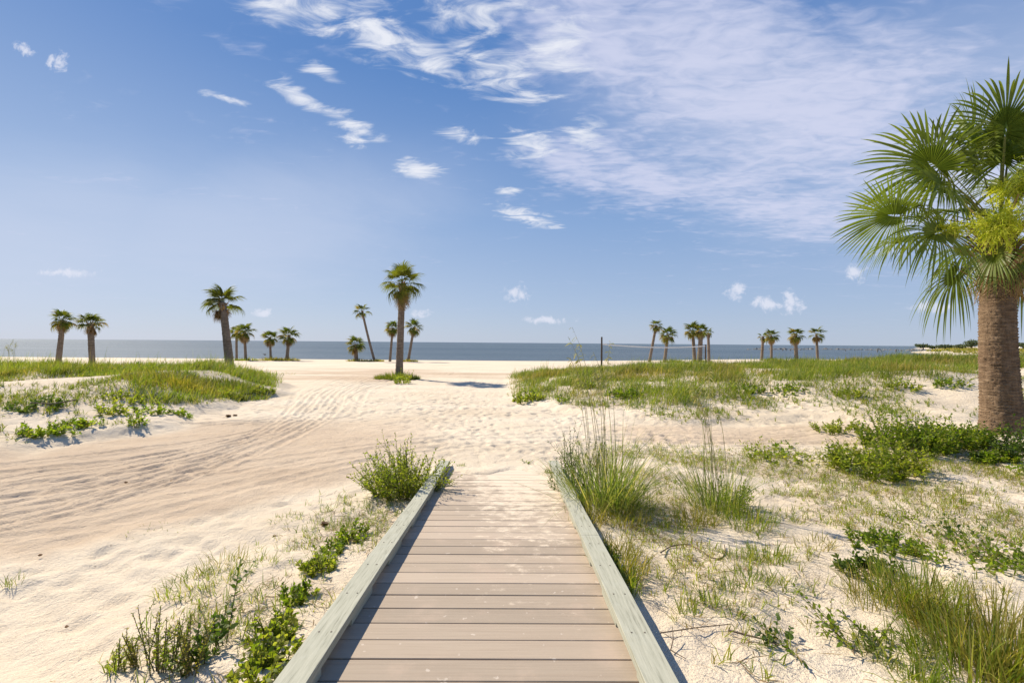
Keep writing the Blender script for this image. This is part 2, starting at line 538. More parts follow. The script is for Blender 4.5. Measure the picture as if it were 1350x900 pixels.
def weeds_right(x, y):
    """density of the low weeds of the right foreground"""
    n = fbm(x * 1.1 + 71, y * 1.1 + 33, 4)
    n2 = fbm(x * .45 + 5, y * .45 + 63, 2)
    reg = ss(.72, 1.2, x) * (1 - ss(6.7, 7.9, y + .6 * (n2 - .5)))
    bare = 1 - ss(2.05, 2.5, y + .9 * (x - 1.2) * .3) * 0
    lowbare = 1 - (1 - ss(1.9, 2.6, y + (x - .7) * .55)) * (1 - ss(1.5, 2.0, x))
    return reg * lowbare * np.clip((n * .75 + n2 * .4 - .45) * 5, 0, 1)


def weeds_left(x, y):
    n = fbm(x * 1.3 + 171, y * 1.3 + 3, 4)
    d = DX0 - .08 - x
    return ss(0, .1, d) * (1 - ss(.35, 1.3, d)) * (1 - ss(4.9, 5.6, y)) * np.clip((n - .35) * 3, 0, 1)


def road_mask(x, y):
    n = fbm(x * .5 + 8, y * .5 + 4, 3)
    # track from the left, across the front of the walk and off to the right
    edge_near = np.where(x < 0, 3.15 + 2.45 * ss(-3.9, -1.2, x), 7.4 + .0 * x) + .5 * (n - .5)
    left = ss(-.1, .5, y - edge_near) * ss(-.2, .4, x - left_edge(y)) * (1 - ss(-2.6, -.6, x)) * (1 - ss(8.2, 10.5, y))
    left = np.maximum(left, ss(-.1, .5, y - edge_near) * (1 - ss(-6.3, -5.6, x)) * (1 - ss(6.2, 6.9, y)))
    right = ss(1.2, 2.6, x) * ss(7.2, 7.8, y + .3 * (n - .5)) * (1 - ss(8.9, 9.4, y)) * (1 - ss(6.5, 8.5, x))
    bands = ss(.48, .68, fbm(x * .12 + 2, y * .45 + 77, 4)) * ss(14, 17.5, y) * (1 - ss(27, 36, y)) * .95
    return np.clip(np.maximum(np.maximum(left * .9, right * .75), bands), 0, 1)


TRACKS = []   # ground polylines of the tyre tracks


def track(pix, w=1.0, sg=.085):
    pts = np.array([P0(*p) for p in pix])
    # smooth by Catmull-Rom
    out = []
    for i in range(len(pts) - 1):
        p0 = pts[max(i - 1, 0)]; p1 = pts[i]; p2 = pts[i + 1]; p3 = pts[min(i + 2, len(pts) - 1)]
        for t in np.linspace(0, 1, 7)[:-1]:
            out.append(.5 * (2 * p1 + (p2 - p0) * t + (2 * p0 - 5 * p1 + 4 * p2 - p3) * t * t + (3 * p1 - p0 - 3 * p2 + p3) * t ** 3))
    out.append(pts[-1])
    TRACKS.append((np.array(out), w, sg))


for dy in (0, 11, 30, 44):
    track([(-60, 618 + dy), (150, 596 + dy), (300, 575 + dy * .8), (390, 553 + dy * .5), (440, 530 + dy * .3), (470, 512 + dy * .2), (520, 500)], .9)
for dy in (0, 14, 36, 52):
    track([(-80, 668 + dy), (180, 632 + dy), (420, 596 + dy * .5), (600, 577 + dy * .3), (800, 574 + dy * .2), (1000, 580 + dy * .1), (1150, 590)], .55)
for dx in (0, 26, 62, 90):
    track([(250 + dx, 560), (370 + dx, 548), (385 + dx, 530), (400 + dx, 512), (440 + dx, 497), (560 + dx, 485)], .8)
for dx in (0, 24, 60):
    track([(640 + dx, 590), (560 + dx, 560), (480 + dx * .8, 545), (430 + dx * .6, 525), (450 + dx * .5, 505), (600, 492)], .6)
for dy in (0, 5, 13):
    track([(420, 507 + dy), (560, 511 + dy), (700, 512 + dy), (860, 505)], .5)

for k in range(9):
    e = 7.5 * k
    track([(-70, 640 + e * 1.3), (160, 606 + e * .9), (310, 578 + e * .5), (400, 548 + e * .2), (438 + e * .4, 524), (460 + e * .9, 507), (505 + e, 494)], .85, .045)
for k in range(8):
    e = 11 * k
    track([(330 + e, 572 - e * .06), (366 + e * .9, 552), (386 + e * .8, 534), (410 + e * .7, 515), (455 + e * .6, 499)], .8, .045)
for k in range(5):
    track([(880, 590 - 6 * k), (1000, 588 - 5 * k), (1080, 584 - 5 * k), (1130, 578 - 4 * k)], .4, .05)


def micro(x, y, z):
    """tyre ribs, footprints, wind ripples"""
    near = (1 - ss(24, 40, y))
    d = np.zeros_like(z)
    flat = x.ravel(); fl2 = y.ravel()
    prof = np.zeros(flat.size)
    sel = np.where((fl2 > 3) & (fl2 < 26) & (np.abs(flat) < 16))[0]
    X = flat[sel]; Y = fl2[sel]
    tot = np.zeros(len(sel))
    for pts, w, sg in TRACKS:
        best = np.full(len(sel), 9.0); along = np.zeros(len(sel)); sgn = np.zeros(len(sel))
        acc = 0
        for a, b in zip(pts[:-1], pts[1:]):
            ab = b - a; l = np.hypot(*ab) + 1e-9
            t = np.clip(((X - a[0]) * ab[0] + (Y - a[1]) * ab[1]) / l ** 2, 0, 1)
            ex = X - a[0] - t * ab[0]; ey = Y - a[1] - t * ab[1]
            dd = np.hypot(ex, ey); m = dd < best
            best = np.where(m, dd, best); along = np.where(m, acc + t * l, along)
            acc += l
        jit = .05 * (fbm(X * 1.1 + 4, Y * 1.1, 2) - .5)
        g = np.exp(-((best + jit) / sg) ** 4) * np.clip(.3 + 1.4 * fbm(X * .8 + 50, Y * .8 + w * 9, 3) - .2, .1, 1)
        tread = .9 * np.sin(along * 2 * math.pi / .13 + 3 * best / .1)
        rim = np.exp(-((best - sg * 1.5) / (sg * .5)) ** 2)
        tot += w * (g * (-.021 + .007 * tread) + rim * .013)
    prof[sel] = np.clip(tot, -.02, .014)
    d = prof.reshape(z.shape)
    # footprints through the gap
    wx = x * 4.6 + .8 * fbm(x * 2, y * 2, 2); wy = y * 3.0 + .8 * fbm(x * 2 + 9, y * 2, 2)
    w1, rid = worley(wx, wy)
    fp = (1 - ss(.15, .42, w1)) * np.clip(rid * 1.6 - .3, 0, 1)
    zone = ss(-3.2, -.8, x + .25 * (y - 8)) * (1 - ss(2.6, 4.2, x - .1 * (y - 8))) * ss(5.9, 6.6, y) * (1 - ss(12, 17, y))
    zone = np.maximum(zone, .5 * ss(9, 12, y) * (1 - ss(18, 30, y)) * ss(-9, -5, x) * (1 - ss(6, 12, x)))
    d = d - .030 * fp * zone + .02 * zone * fbm(x * 4, y * 4, 3)
    # soft small pits elsewhere (dunes, foreground)
    w2, r2 = worley(x * 4.2 + 31, y * 4.2 + 7)
    rough = np.clip(1 - road_mask(x, y), 0, 1) * ss(.7, 1.0, np.abs(x + .12)) * (1 - ss(13, 18, y))
    d = d - .02 * (1 - ss(.15, .5, w2)) * (r2 > .5) * rough
    # ripples on the left berm
    br = (1 - ss(-1.3, -1.0, x)) * (1 - ss(3.4, 4.3, y - .25 * (x + 3))) * (1 - ss(6, 8, -x))
    rp = np.sin((x * .55 + y * 1.0) * 2 * math.pi / .27 + 5 * fbm(x * 1.2, y * 1.2 + 60, 3))
    d = d + br * .011 * rp
    d = d + near * (.05 * (fbm(x * 1.3 + 3, y * 1.3, 4) - .5) + .028 * (fbm(x * 5, y * 5, 4) - .5))
    return d


def build_ground():
    xs = axis(-7.2, 7.2, .03, 1.045, -2500, 2500)
    ys = axis(1.2, 12.5, .03, 1.045, -25, 3500)
    X, Y = np.meshgrid(xs, ys)
    Z = HH(X, Y)
    ins = ((X > DX0 - .06) & (X < DX1 + .06) & (Y < 5.6))
    mic = micro(X, Y, Z)
    mic = np.where(ins, np.minimum(mic, 0) * 0, mic)
    nearw = ss(0, .25, np.minimum(np.abs(X - DX0), np.abs(X - DX1)))
    mic = np.where((X > DX0 - .3) & (X < DX1 + .3) & (Y < 5.6), mic * nearw, mic)
    Z = Z + mic
    ny, nx = X.shape
    V = np.stack([X, Y, Z], -1).reshape(-1, 3)
    i = np.arange(nx * ny).reshape(ny, nx)
    Fq = np.stack([i[:-1, :-1], i[:-1, 1:], i[1:, 1:], i[1:, :-1]], -1).reshape(-1, 4)
    a = Acc(); a.quads(V, Fq)
    o = a.obj('beach', M['sand'], smooth=True)
    rm = road_mask(X, Y)
    gr = np.maximum(grass_left(X, Y), grass_right(X, Y))
    vg = np.clip(np.maximum(np.maximum(gr, weeds_right(X, Y)), weeds_left(X, Y) * .8), 0, 1)
    far = ss(110, 150, Y) * ss(-20, 20, X - .85 * Y)
    vg = np.maximum(vg, far * .9)
    for nm, arr in (('road', rm), ('veg', vg)):
        at = o.data.attributes.new(nm, 'FLOAT', 'POINT')
        at.data.foreach_set('value', arr.astype(np.float32).ravel())
    tag(o, kind='structure')


build_ground()
a = Acc()
a.quads([(-9000, 44, -.5), (9000, 44, -.5), (9000, 16000, -.5), (-9000, 16000, -.5)], [(0, 1, 2, 3)])
tag(a.obj('water', M['water']), kind='structure')


# ------------------------------------------------------------------ boardwalk
def build_boardwalk():
    t = thing('boardwalk', (0, 0, 0), 'brown plank boardwalk ramp with pale grey curb rails leading down onto the sand', 'boardwalk')
    t.rotation_euler = (0, 0, 0.0067)
    a = Acc(); y = -3.0; rs = random.Random(3)
    while y < END_Y:
        w = .1362
        dzr = rs.uniform(-.0015, .0015); sk = rs.uniform(-.002, .002)
        z = float(deck_z(y + w / 2)) + dzr
        b = Acc(); b.box(DX0 + rs.uniform(-.012, .012), DX1 + rs.uniform(-.012, .012), y, y + w, z - .032, z, .0022)
        v = b.v[0]; v[:, 2] += -.0622 * (v[:, 1] - y - w / 2); v[:, 1] += sk * v[:, 0]
        a.quads(v, b.f[0])
        y += .1433
    a.obj('deck', M['deck'], t)
    s = Acc()
    for x in (DX0 + .06, (DX0 + DX1) / 2, DX1 - .06):
        b = Acc(); b.box(x - .02, x + .02, -3, END_Y - .03, -.17, -.036)
        v = b.v[0]; v[:, 2] += deck_z(v[:, 1]); s.quads(v, b.f[0])
    s.obj('stringer', M['post'], t)
    for side, (x0, x1, ye) in enumerate(((-.882, -.757, 6.0), (.532, .662, 6.06))):
        a = Acc()
        joints = [-3.0, 1.05 + .35 * side, ye] if side == 0 else [-3.0, -.4, 3.3, ye]
        for ya, yb in zip(joints[:-1], joints[1:]):
            n = 12; b = Acc()
            prof = [(x0, .052), (x0, .0875), (x0 + .0015, .089), (x1 - .0015, .089), (x1, .0875), (x1, .052)]
            V = []
            yy = np.linspace(ya + .002, yb - .002, n)
            for k, yv in enumerate(yy):
                wob = .002 * math.sin(yv * 1.9 + side * 2) + rs.uniform(-.0012, .0012)
                for (px, pz) in prof:
                    V.append((px + wob, yv, deck_z(yv) + pz + .002 * math.sin(yv * 2.7 + side)))
            Fq = []
            for k in range(n - 1):
                for j in range(6):
                    Fq.append((k * 6 + j, k * 6 + (j + 1) % 6, (k + 1) * 6 + (j + 1) % 6, (k + 1) * 6 + j))
            for k in (0, (n - 1) * 6):
                Fq += [(k, k + 1, k + 2, k + 3), (k, k + 3, k + 4, k + 5)]
            a.quads(V, Fq)
        rail = a.obj('curb_rail', M['rail'], t)
        yb = -2.7
        while yb < ye - .3:
            b = Acc(); ins = .012
            b.box(x0 + ins, x1 - ins, yb, yb + .34, .002, .0505)
            v = b.v[0]; v[:, 2] += deck_z(v[:, 1])
            b.obj('spacer_block', M['rail'], rail)
            yb += .71
        yb = 1.0
        while yb < ye - .2:
            for xx in (x0 + .035, x1 - .035):
                zz = float(deck_z(yb)) + .0895 + .002 * math.sin(yb * 2.7 + side)
                b = Acc(); b.tube([(xx, yb, zz - .003), (xx, yb, zz + .0008)], [.0045, .0045], 8)
                b.obj('screw', M['nail'], rail)
            yb += .355
    return t


build_boardwalk()


# ------------------------------------------------------------------ plants: generators
def g_blades(acc, base, az, lean, length, width, droop, k=4, twist=None):
    n = len(base)
    t = np.linspace(0, 1, k)[None, :]
    hz = length[:, None] * (np.sin(lean)[:, None] * t + droop[:, None] * t ** 2)
    vt = length[:, None] * (np.cos(lean)[:, None] * t - .75 * droop[:, None] * t ** 2.6)
    C = np.stack([base[:, None, 0] + np.cos(az)[:, None] * hz, base[:, None, 1] + np.sin(az)[:, None] * hz, base[:, None, 2] + vt], -1)
    sa = az + math.pi / 2 + (rng.uniform(-.9, .9, n) if twist is None else twist)
    S = np.stack([np.cos(sa), np.sin(sa), np.zeros(n)], -1)
    wprof = np.interp(np.linspace(0, 1, k), [0, .3, .7, 1], [.75, 1, .65, .06])[None, :]
    acc.strips(C, .5 * width[:, None] * wprof, S)


def g_sprigs(fol, stem, base, dirs, length, nl, ll, lw, curve=.25, stem_r=.002, up=.35, broad=True):
    m = len(base)
    dirs = unit(dirs)
    k = 5
    t = np.linspace(0, 1, k)[None, :, None]
    g = np.array([0, 0, 1.0])
    C = base[:, None, :] + dirs[:, None, :] * (length[:, None, None] * t) + g * (curve * length[:, None, None] * t ** 2) * up
    hs = unit(np.stack([-dirs[:, 1] + 1e-4, dirs[:, 0], np.zeros(m)], -1))
    wr = np.linspace(stem_r, stem_r * .5, k)[None, :].repeat(m, 0)
    if stem is not None:
        stem.strips(C, wr, hs)
        stem.strips(C, wr, unit(np.cross(hs, dirs)))
    # leaves
    tt = (np.arange(nl)[None, :] + rng.random((m, nl)) * .6) / nl
    tt = .12 + .9 * tt
    tt = np.clip(tt, 0, 1)
    pos = base[:, None, :] + dirs[:, None, :] * (length[:, None] * tt)[..., None] + g * (curve * up * length[:, None] * tt ** 2)[..., None]
    th = np.arange(nl)[None, :] * 2.4 + rng.random((m, 1)) * 6.28 + rng.uniform(-.4, .4, (m, nl))
    v2 = unit(np.cross(dirs, hs))
    rad = hs[:, None, :] * np.cos(th)[..., None] + v2[:, None, :] * np.sin(th)[..., None]
    tip = (tt > .85)[..., None]
    ld = unit(dirs[:, None, :] * np.where(tip, 1.1, .55) + rad * .85 + g * .25 + rng.normal(0, .15, (m, nl, 3)))
    side = unit(np.cross(ld, unit(rad * .3 + g * .8 + rng.normal(0, .35, (m, nl, 3)))))
    Ln = (ll * rng.uniform(.6, 1.25, (m, nl)) * (1 - .35 * tt))
    kk = np.linspace(0, 1, 4)
    P = pos[..., None, :] + ld[..., None, :] * (Ln[..., None] * kk)[..., None]
    P[..., 2] -= (Ln[..., None] * .22 * kk ** 2)
    wp = np.array([.18, 1, .72, .08]) if broad else np.array([.3, 1, .9, .1])
    Wd = (.5 * lw * (Ln / ll))[..., None] * wp
    fol.strips(P.reshape(-1, 4, 3), Wd.reshape(-1, 4), side.reshape(-1, 3))


def disc(n, r, p=.5):
    a = rng.uniform(0, 2 * math.pi, n); q = r * rng.random(n) ** p
    return np.stack([q * np.cos(a), q * np.sin(a)], -1)


def to_local(xy, cx, cy, cz, lift=0.0):
    x = xy[:, 0] + cx; y = xy[:, 1] + cy
    return np.stack([xy[:, 0], xy[:, 1], HH(x, y) - cz + lift], -1)


def shrub(px, py, rx, ry, h, label, n=60, nl=16, ll=.05, lw=.022, mat='leaf', cat='shrub', name='shrub', group=None, spread=.8, broad=True, woody=.003, tilt=0.0):
    x, y = gp(px, py); z = Hs(x, y)
    t = thing(name, (x, y, z), label, cat, group)
    d = disc(n, 1.0); r = np.hypot(d[:, 0], d[:, 1])
    xy = np.stack([d[:, 0] * rx * .75, d[:, 1] * ry * .75], -1)
    base = to_local(xy, x, y, z, -.015)
    dirs = np.stack([d[:, 0] * spread * rx / max(rx, ry) + tilt, d[:, 1] * spread * ry / max(rx, ry), np.full(n, .9)], -1) + rng.normal(0, .22, (n, 3))
    dirs[:, 2] = np.abs(dirs[:, 2]) + .12
    hh = h * (1 - .4 * r ** 2) * rng.uniform(.45, 1.25, n) * (.6 + .8 * fbm((x + xy[:, 0]) * 3.1, (y + xy[:, 1]) * 3.1, 2))
    f, s = Acc(), Acc()
    g_sprigs(f, s, base, dirs, hh, nl, ll, lw, stem_r=woody, broad=broad)
    # side shoots
    dd = unit(dirs)
    sb = base + dd * (hh * rng.uniform(.3, .75, n))[:, None]
    sd = dd * .6 + rng.normal(0, .5, (n, 3)); sd[:, 2] = np.abs(sd[:, 2]) + .1
    g_sprigs(f, s, sb, sd, hh * .5, max(4, nl // 2), ll * .9, lw * .9, stem_r=woody * .7, broad=broad)
    f.obj('foliage', M[mat], t); s.obj('stem', M['stem'], t)
    return t


def vine(px, py, label, r=.25, n=9, nl=12, ll=.055, lw=.032, h=.10, mat='leaf', name='leafy_weed', cat='weed', group=None, length=.22):
    """a low sprawling plant"""
    x, y = gp(px, py); z = Hs(x, y)
    t = thing(name, (x, y, z), label, cat, group)
    xy = disc(n, r); base = to_local(xy, x, y, z, .0)
    az = rng.uniform(0, 2 * math.pi, n)
    dirs = np.stack([np.cos(az), np.sin(az), rng.uniform(.25, 1.1, n) * (h / .10)], -1)
    f, s = Acc(), Acc()
    g_sprigs(f, s, base, dirs, length * rng.uniform(.6, 1.3, n), nl, ll, lw, stem_r=.0022)
    f.obj('foliage', M[mat], t); s.obj('stem', M['stem'], t)
    return t


def tuft(px, py, label, r=.12, n=120, h=.22, w=.005, mat='grass_bright', name='grass_tuft', cat='grass tuft', group=None, lean=.5, droop=.25, sq=1.0):
    x, y = gp(px, py); z = Hs(x, y)
    xy = disc(n, r); xy[:, 1] *= sq
    base = to_local(xy, x, y, z, -.01)
    az = np.arctan2(xy[:, 1], xy[:, 0]) + rng.normal(0, .9, n)
    a = Acc()
    g_blades(a, base, az, np.abs(rng.normal(0, lean, n)) + .05, h * rng.uniform(.45, 1.15, n), np.full(n, w) * rng.uniform(.6, 1.3, n), np.abs(rng.normal(0, droop, n)))
    o = a.obj(name, M[mat]); o.location = (x, y, z)
    return tag(o, label, cat, group)


def sea_oats(px, py, label, r, n, h, stalks, stalk_h, width=.007, spread=.5, mat='oat', group=None, lean_dir=None):
    x, y = gp(px, py); z = Hs(x, y)
    t = thing('sea_oats', (x, y, z), label, 'sea oats', group)
    xy = disc(n, r); base = to_local(xy, x, y, z, -.02)
    az = np.arctan2(xy[:, 1], xy[:, 0]) + rng.normal(0, .5, n)
    a = Acc()
    lr = np.hypot(xy[:, 0], xy[:, 1]) / r
    g_blades(a, base, az, np.abs(rng.normal(.05, .16, n)) + spread * lr * rng.random(n), h * rng.uniform(.22, 1.12, n) * (.55 + .9 * fbm((x + xy[:, 0]) * 6, (y + xy[:, 1]) * 6, 2)), width * rng.uniform(.6, 1.25, n), np.abs(rng.normal(.05, .22, n)) + .5 * (rng.random(n) < .25) * rng.random(n), k=6)
    a.obj('blade', M[mat], t)
    for i in range(stalks):
        s = Acc()
        b = disc(1, r * .6)[0]; bz = Hs(x + b[0], y + b[1]) - z
        ang = rng.uniform(0, 6.28); ln = rng.uniform(.02, .16)
        if lean_dir is not None:
            ang = lean_dir + rng.normal(0, .7)
        hh = stalk_h * rng.uniform(.72, 1.05)
        q = np.linspace(0, 1, 9)
        pts = np.stack([b[0] + np.cos(ang) * hh * (ln * q + .10 * q ** 4), b[1] + np.sin(ang) * hh * (ln * q + .10 * q ** 4), bz + hh * (q - .05 * q ** 5)], -1)
        s.tube(pts, np.linspace(.0035, .0016, 9), 5)
        so = s.obj('seed_stalk', M['oat_stem'], t)
        m = 26
        p = np.interp(rng.uniform(.76, 1.0, m), q, np.arange(9))
        i0 = np.clip(p.astype(int), 0, 7); fr = (p - i0)[:, None]
        hp = pts[i0] * (1 - fr) + pts[i0 + 1] * fr
        f = Acc()
        aa = ang + rng.normal(0, 1.0, m)
        dr = np.stack([np.cos(aa) * .5, np.sin(aa) * .5, rng.uniform(-.5, .5, m)], -1)
        kk = np.linspace(0, 1, 4)[None, :, None]
        ln2 = rng.uniform(.03, .075, m)[:, None, None]
        Cc = hp[:, None, :] + unit(dr)[:, None, :] * ln2 * kk; Cc[..., 2] -= (ln2[..., 0] * .5 * kk[..., 0] ** 2)
        f.strips(Cc, np.array([.1, .8, 1, .1])[None, :] * .0045 * np.ones((m, 1)), unit(rng.normal(0, 1, (m, 3))))
        f.obj('seed_head', M['oat_stem'], so)
    return t


# ------------------------------------------------------------------ palms
def frond_geom(fan, pet, lp, rf, nleaf, droop, fold, sag, seed, span=118, wmul=1.0, ragged=.12, k=6, fuse=.44, roll=0.0, el=0.0):
    r = np.random.default_rng(seed)
    q = np.linspace(0, 1, 7)
    pts = np.stack([lp * q, np.zeros(7), -sag * lp * q ** 2], -1)
    w = np.linspace(.020, .010, 7) * (lp / .9) ** .5 * wmul
    pet.strips(pts[None], w[None], np.array([[0, 1.0, 0]]))
    pet.strips(pts[None], w[None] * .5, np.array([[0, 0, 1.0]]))
    slope = -2 * sag
    hub = pts[-1]
    ax = np.array([1, 0, slope]); ax /= np.linalg.norm(ax); upv = np.array([-ax[2], 0, ax[0]])
    spr = math.radians(span)
    Yv = np.array([0, 1.0, 0]) * math.cos(roll) + upv * math.sin(roll)
    upv = upv * math.cos(roll) - np.array([0, 1.0, 0]) * math.sin(roll)
    down = np.array([-math.sin(el), 0, -math.cos(el)])
    phi = np.radians(np.linspace(-span, span, nleaf) + r.normal(0, 1.0, nleaf))
    phb = np.concatenate([[phi[0] - spr / nleaf], (phi[1:] + phi[:-1]) / 2, [phi[-1] + spr / nleaf]])
    lnc = rf * (.84 + .16 * np.cos(phi)) * r.uniform(1 - ragged, 1 + ragged * .5, nleaf)
    drc = droop * r.uniform(.6, 1.5, nleaf)
    t = np.linspace(0, 1, k)
    jf = max(2, int(np.searchsorted(t, fuse)))            # rings that stay fused to the neighbours

    def curve(ph, ln, dr, lift):
        cl = .20 * rf * np.clip(1 - np.abs(ph) / (spr * 1.02), 0, 1) ** 1.2 + .015 * rf
        d2 = ax[None] * np.cos(ph)[:, None] + Yv[None] * np.sin(ph)[:, None]
        st = hub + ax * cl[:, None] * .9 + d2 * (.02 * rf)
        C = st[:, None, :] + d2[:, None, :] * (ln[:, None] * (t - .25 * np.clip(dr, 0, 1)[:, None] * t ** 3))[..., None]
        C = C + upv * (fold * np.abs(np.sin(ph))[:, None] * ln[:, None] * t * (1 - .6 * t) + lift[None, :])[..., None]
        C = C + down * (dr[:, None] * ln[:, None] * t ** 2.4)[..., None]
        return C
    dphi = 2 * spr / nleaf
    Cm = curve(phi, lnc, drc, .75 * dphi * rf * np.interp(t, [0, .45, 1], [.1, .45, .1]))
    lb = np.interp(phb, phi, lnc); db = np.interp(phb, phi, drc)
    Cb = curve(phb, lb, db, np.zeros(k))
    perp = -ax[None] * np.sin(phi)[:, None] + Yv[None] * np.cos(phi)[:, None]
    hw = .5 * lnc[:, None] * dphi * np.interp(t, [0, fuse, .52, .82, 1], [0, fuse, .42, .24, .012])[None, :] * wmul
    twist = r.normal(0, .35, nleaf)[:, None, None]
    off = (perp[:, None, :] + upv[None, None, :] * twist) * hw[..., None]
    V = []; idx = {}
    def put(p):
        V.append(p); return len(V) - 1
    bi = [[put(Cb[i, j]) for j in range(jf)] for i in range(nleaf + 1)]
    F = []
    for i in range(nleaf):
        prev = None
        for j in range(k):
            m_ = put(Cm[i, j])
            if j < jf:
                cur = (bi[i][j], m_, bi[i + 1][j])
            else:
                cur = (put(Cm[i, j] - off[i, j]), m_, put(Cm[i, j] + off[i, j]))
            if prev:
                F.append((prev[0], prev[1], cur[1], cur[0])); F.append((prev[1], prev[2], cur[2], cur[1]))
            prev = cur
    fan.quads(np.array(V), F)


def rot_to(az, el, roll=0.0):
    return Matrix.Rotation(az, 4, 'Z') @ Matrix.Rotation(-el, 4, 'Y') @ Matrix.Rotation(roll, 4, 'X')


def xf(acc_src, mat4, dst):
    m = np.array(mat4)
    for v, f in zip(acc_src.v, [f for f in acc_src.f]):
        pass
    V = np.concatenate(acc_src.v); F = np.concatenate(acc_src.f)
    V = V @ m[:3, :3].T + m[:3, 3]
    dst.quads(V, F)


def trunk_geom(h, lean, bend, r0, r1, nr=40, n=20, rough=.03, seed=0, flare=.25):
    r = np.random.default_rng(seed)
    t = np.linspace(0, 1, nr)
    cx = lean[0] * t + bend[0] * np.sin(math.pi * t); cy = lean[1] * t + bend[1] * np.sin(math.pi * t)
    rad = r0 + (r1 - r0) * t + flare * r0 * np.exp(-t * 14)
    th = np.linspace(0, 2 * math.pi, n, endpoint=False)
    ring = 1 + rough * np.where(np.arange(nr) % 2 == 0, .6, -.6)[:, None] + r.normal(0, rough * .5, (nr, n))
    X = cx[:, None] + rad[:, None] * ring * np.cos(th); Y = cy[:, None] + rad[:, None] * ring * np.sin(th)
    Z = (h * t)[:, None] + r.normal(0, .3 * h / nr, (nr, n)) * .3
    Z[0] -= .25
    a = Acc()
    V = np.stack([X, Y, Z], -1).reshape(-1, 3)
    i = np.arange(nr * n).reshape(nr, n)
    F = np.stack([i[:-1], np.roll(i[:-1], -1, 1), np.roll(i[1:], -1, 1), i[1:]], -1).reshape(-1, 4)
    a.quads(V, F)
    top = np.array([[cx[-1], cy[-1], h + r1 * .6]])
    a.quads(np.concatenate([top, V[-n:]]), [(0, 1 + k, 1 + (k + 1) % n, 0) for k in range(n)])
    return a, np.array([cx[-1], cy[-1], h])


def boots_geom(acc, cpos, h0, h1, rfun, n, ln, w, seed, out=.5):
    """old leaf bases standing out from the trunk, cpos(z) gives the axis"""
    r = np.random.default_rng(seed)
    for i in range(n):
        z = h0 + (h1 - h0) * (i + r.random()) / n
        az = i * 2.4 + r.normal(0, .2)
        c = cpos(z); rr = rfun(z) * .9
        d = np.array([math.cos(az), math.sin(az), 0]); l = ln * r.uniform(.6, 1.3)
        o = out * r.uniform(.5, 1.6)
        q = np.linspace(0, 1, 4)[:, None]
        p = np.array([c[0], c[1], z]) + d * rr + (d * o + np.array([0, 0, 1.0])) * (l * q) + d * (.25 * l * q ** 2)
        sd = np.array([-math.sin(az), math.cos(az), 0]) + r.normal(0, .15, 3)
        acc.strips(p[None], (w * r.uniform(.7, 1.2) * np.array([1, .8, .55, .4]))[None], unit(sd)[None])


def palm(px, py, top_py, label, top_px=None, crown=1.0, r0=.17, r1=.13, nf=22, dead=5, boots=14, group='palms along the beach', detail=False, depth=None,
         bend=(0, 0), lo=-45, seed=1, side=None, mat='palm_far', grey='trunk_far', elmax=80, jit=1.0, drp=.42):
    r = np.random.default_rng(seed)
    crown *= .97 if detail else .88
    if depth is None:
        x, y = gp(px, py)
    else:
        d = ray(px, py); x, y = d[0] * depth, depth
    z = Hs(x, y)
    d = ray(px if top_px is None else top_px, top_py)
    ztop = CAM_Z + d[2] * y; xtop = d[0] * y
    h = ztop - z - crown * .82
    lean = (xtop - x, r.uniform(-.1, .1))
    t = thing('palm_tree', (x, y, z), label, 'palm tree', group)
    tr, top = trunk_geom(h, lean, bend, r0, r1, nr=int(20 + h * 6), n=14, rough=.035, seed=seed, flare=.22)
    tr.obj('trunk', M[grey], t, smooth=True)
    if boots:
        b = Acc()
        boots_geom(b, lambda zz: (lean[0] * zz / h + bend[0] * math.sin(math.pi * zz / h), lean[1] * zz / h), h - crown * .55, h + .05, lambda zz: r1 * 1.05, boots, crown * .17, r1 * .35, seed + 5, .7)
        b.obj('leaf_base', M['boot'], t)
    fans = []
    for i in range(nf + dead):
        if i < nf:
            u = (i + .5) / nf
            el = R(elmax - (elmax - lo) * u ** 1.1 + r.normal(0, 8) * jit)
            m = mat; droop = drp + .3 * u
        else:
            el = R(r.uniform(-82, -52)); m = 'palm_dead'; droop = .3
        az = i * 2.399 + r.normal(0, .25)
        if side is not None:
            if r.random() < side[1]:
                az = side[0] + r.normal(0, .8)
        sc = crown * r.uniform(.85, 1.1)
        fans.append((az, el, sc, droop, m, r.normal(0, .3), int(r.integers(1 << 30))))
    if detail:
        cache = {}
        for (az, el, sc, droop, m, roll, sd) in fans:
            key = (m, int(droop * 6))
            if key not in cache:
                f, p = Acc(), Acc(); frond_geom(f, p, .52, .52, 30, droop, .15, .14, sd, k=6)
                cache[key] = (f.mesh('frond_leaf', M[m]), p.mesh('petiole', M['petiole' if m != 'palm_dead' else 'palm_dead']))
            o = link('frond' if m != 'palm_dead' else 'dead_frond', cache[key][0], t)
            o.matrix_local = Matrix.Translation(top) @ rot_to(az, el, roll) @ Matrix.Scale(sc, 4)
            p = link('petiole', cache[key][1], o)
    else:
        f, p, dd = Acc(), Acc(), Acc()
        for (az, el, sc, droop, m, roll, sd) in fans:
            a1, a2 = Acc(), Acc(); frond_geom(a1, a2, .48, .52, 17, droop, .15, .14, sd, wmul=1.1, k=6)
            mt = Matrix.Translation(top) @ rot_to(az, el, roll) @ Matrix.Scale(sc, 4)
            xf(a1, mt, f if m != 'palm_dead' else dd); xf(a2, mt, p if m != 'palm_dead' else dd)
        c = f.obj('crown', M[mat], t); p.obj('petiole', M['petiole'], c)
        if dead:
            dd.obj('dead_frond_skirt', M['palm_dead'], t)
    return t, (x, y, z)


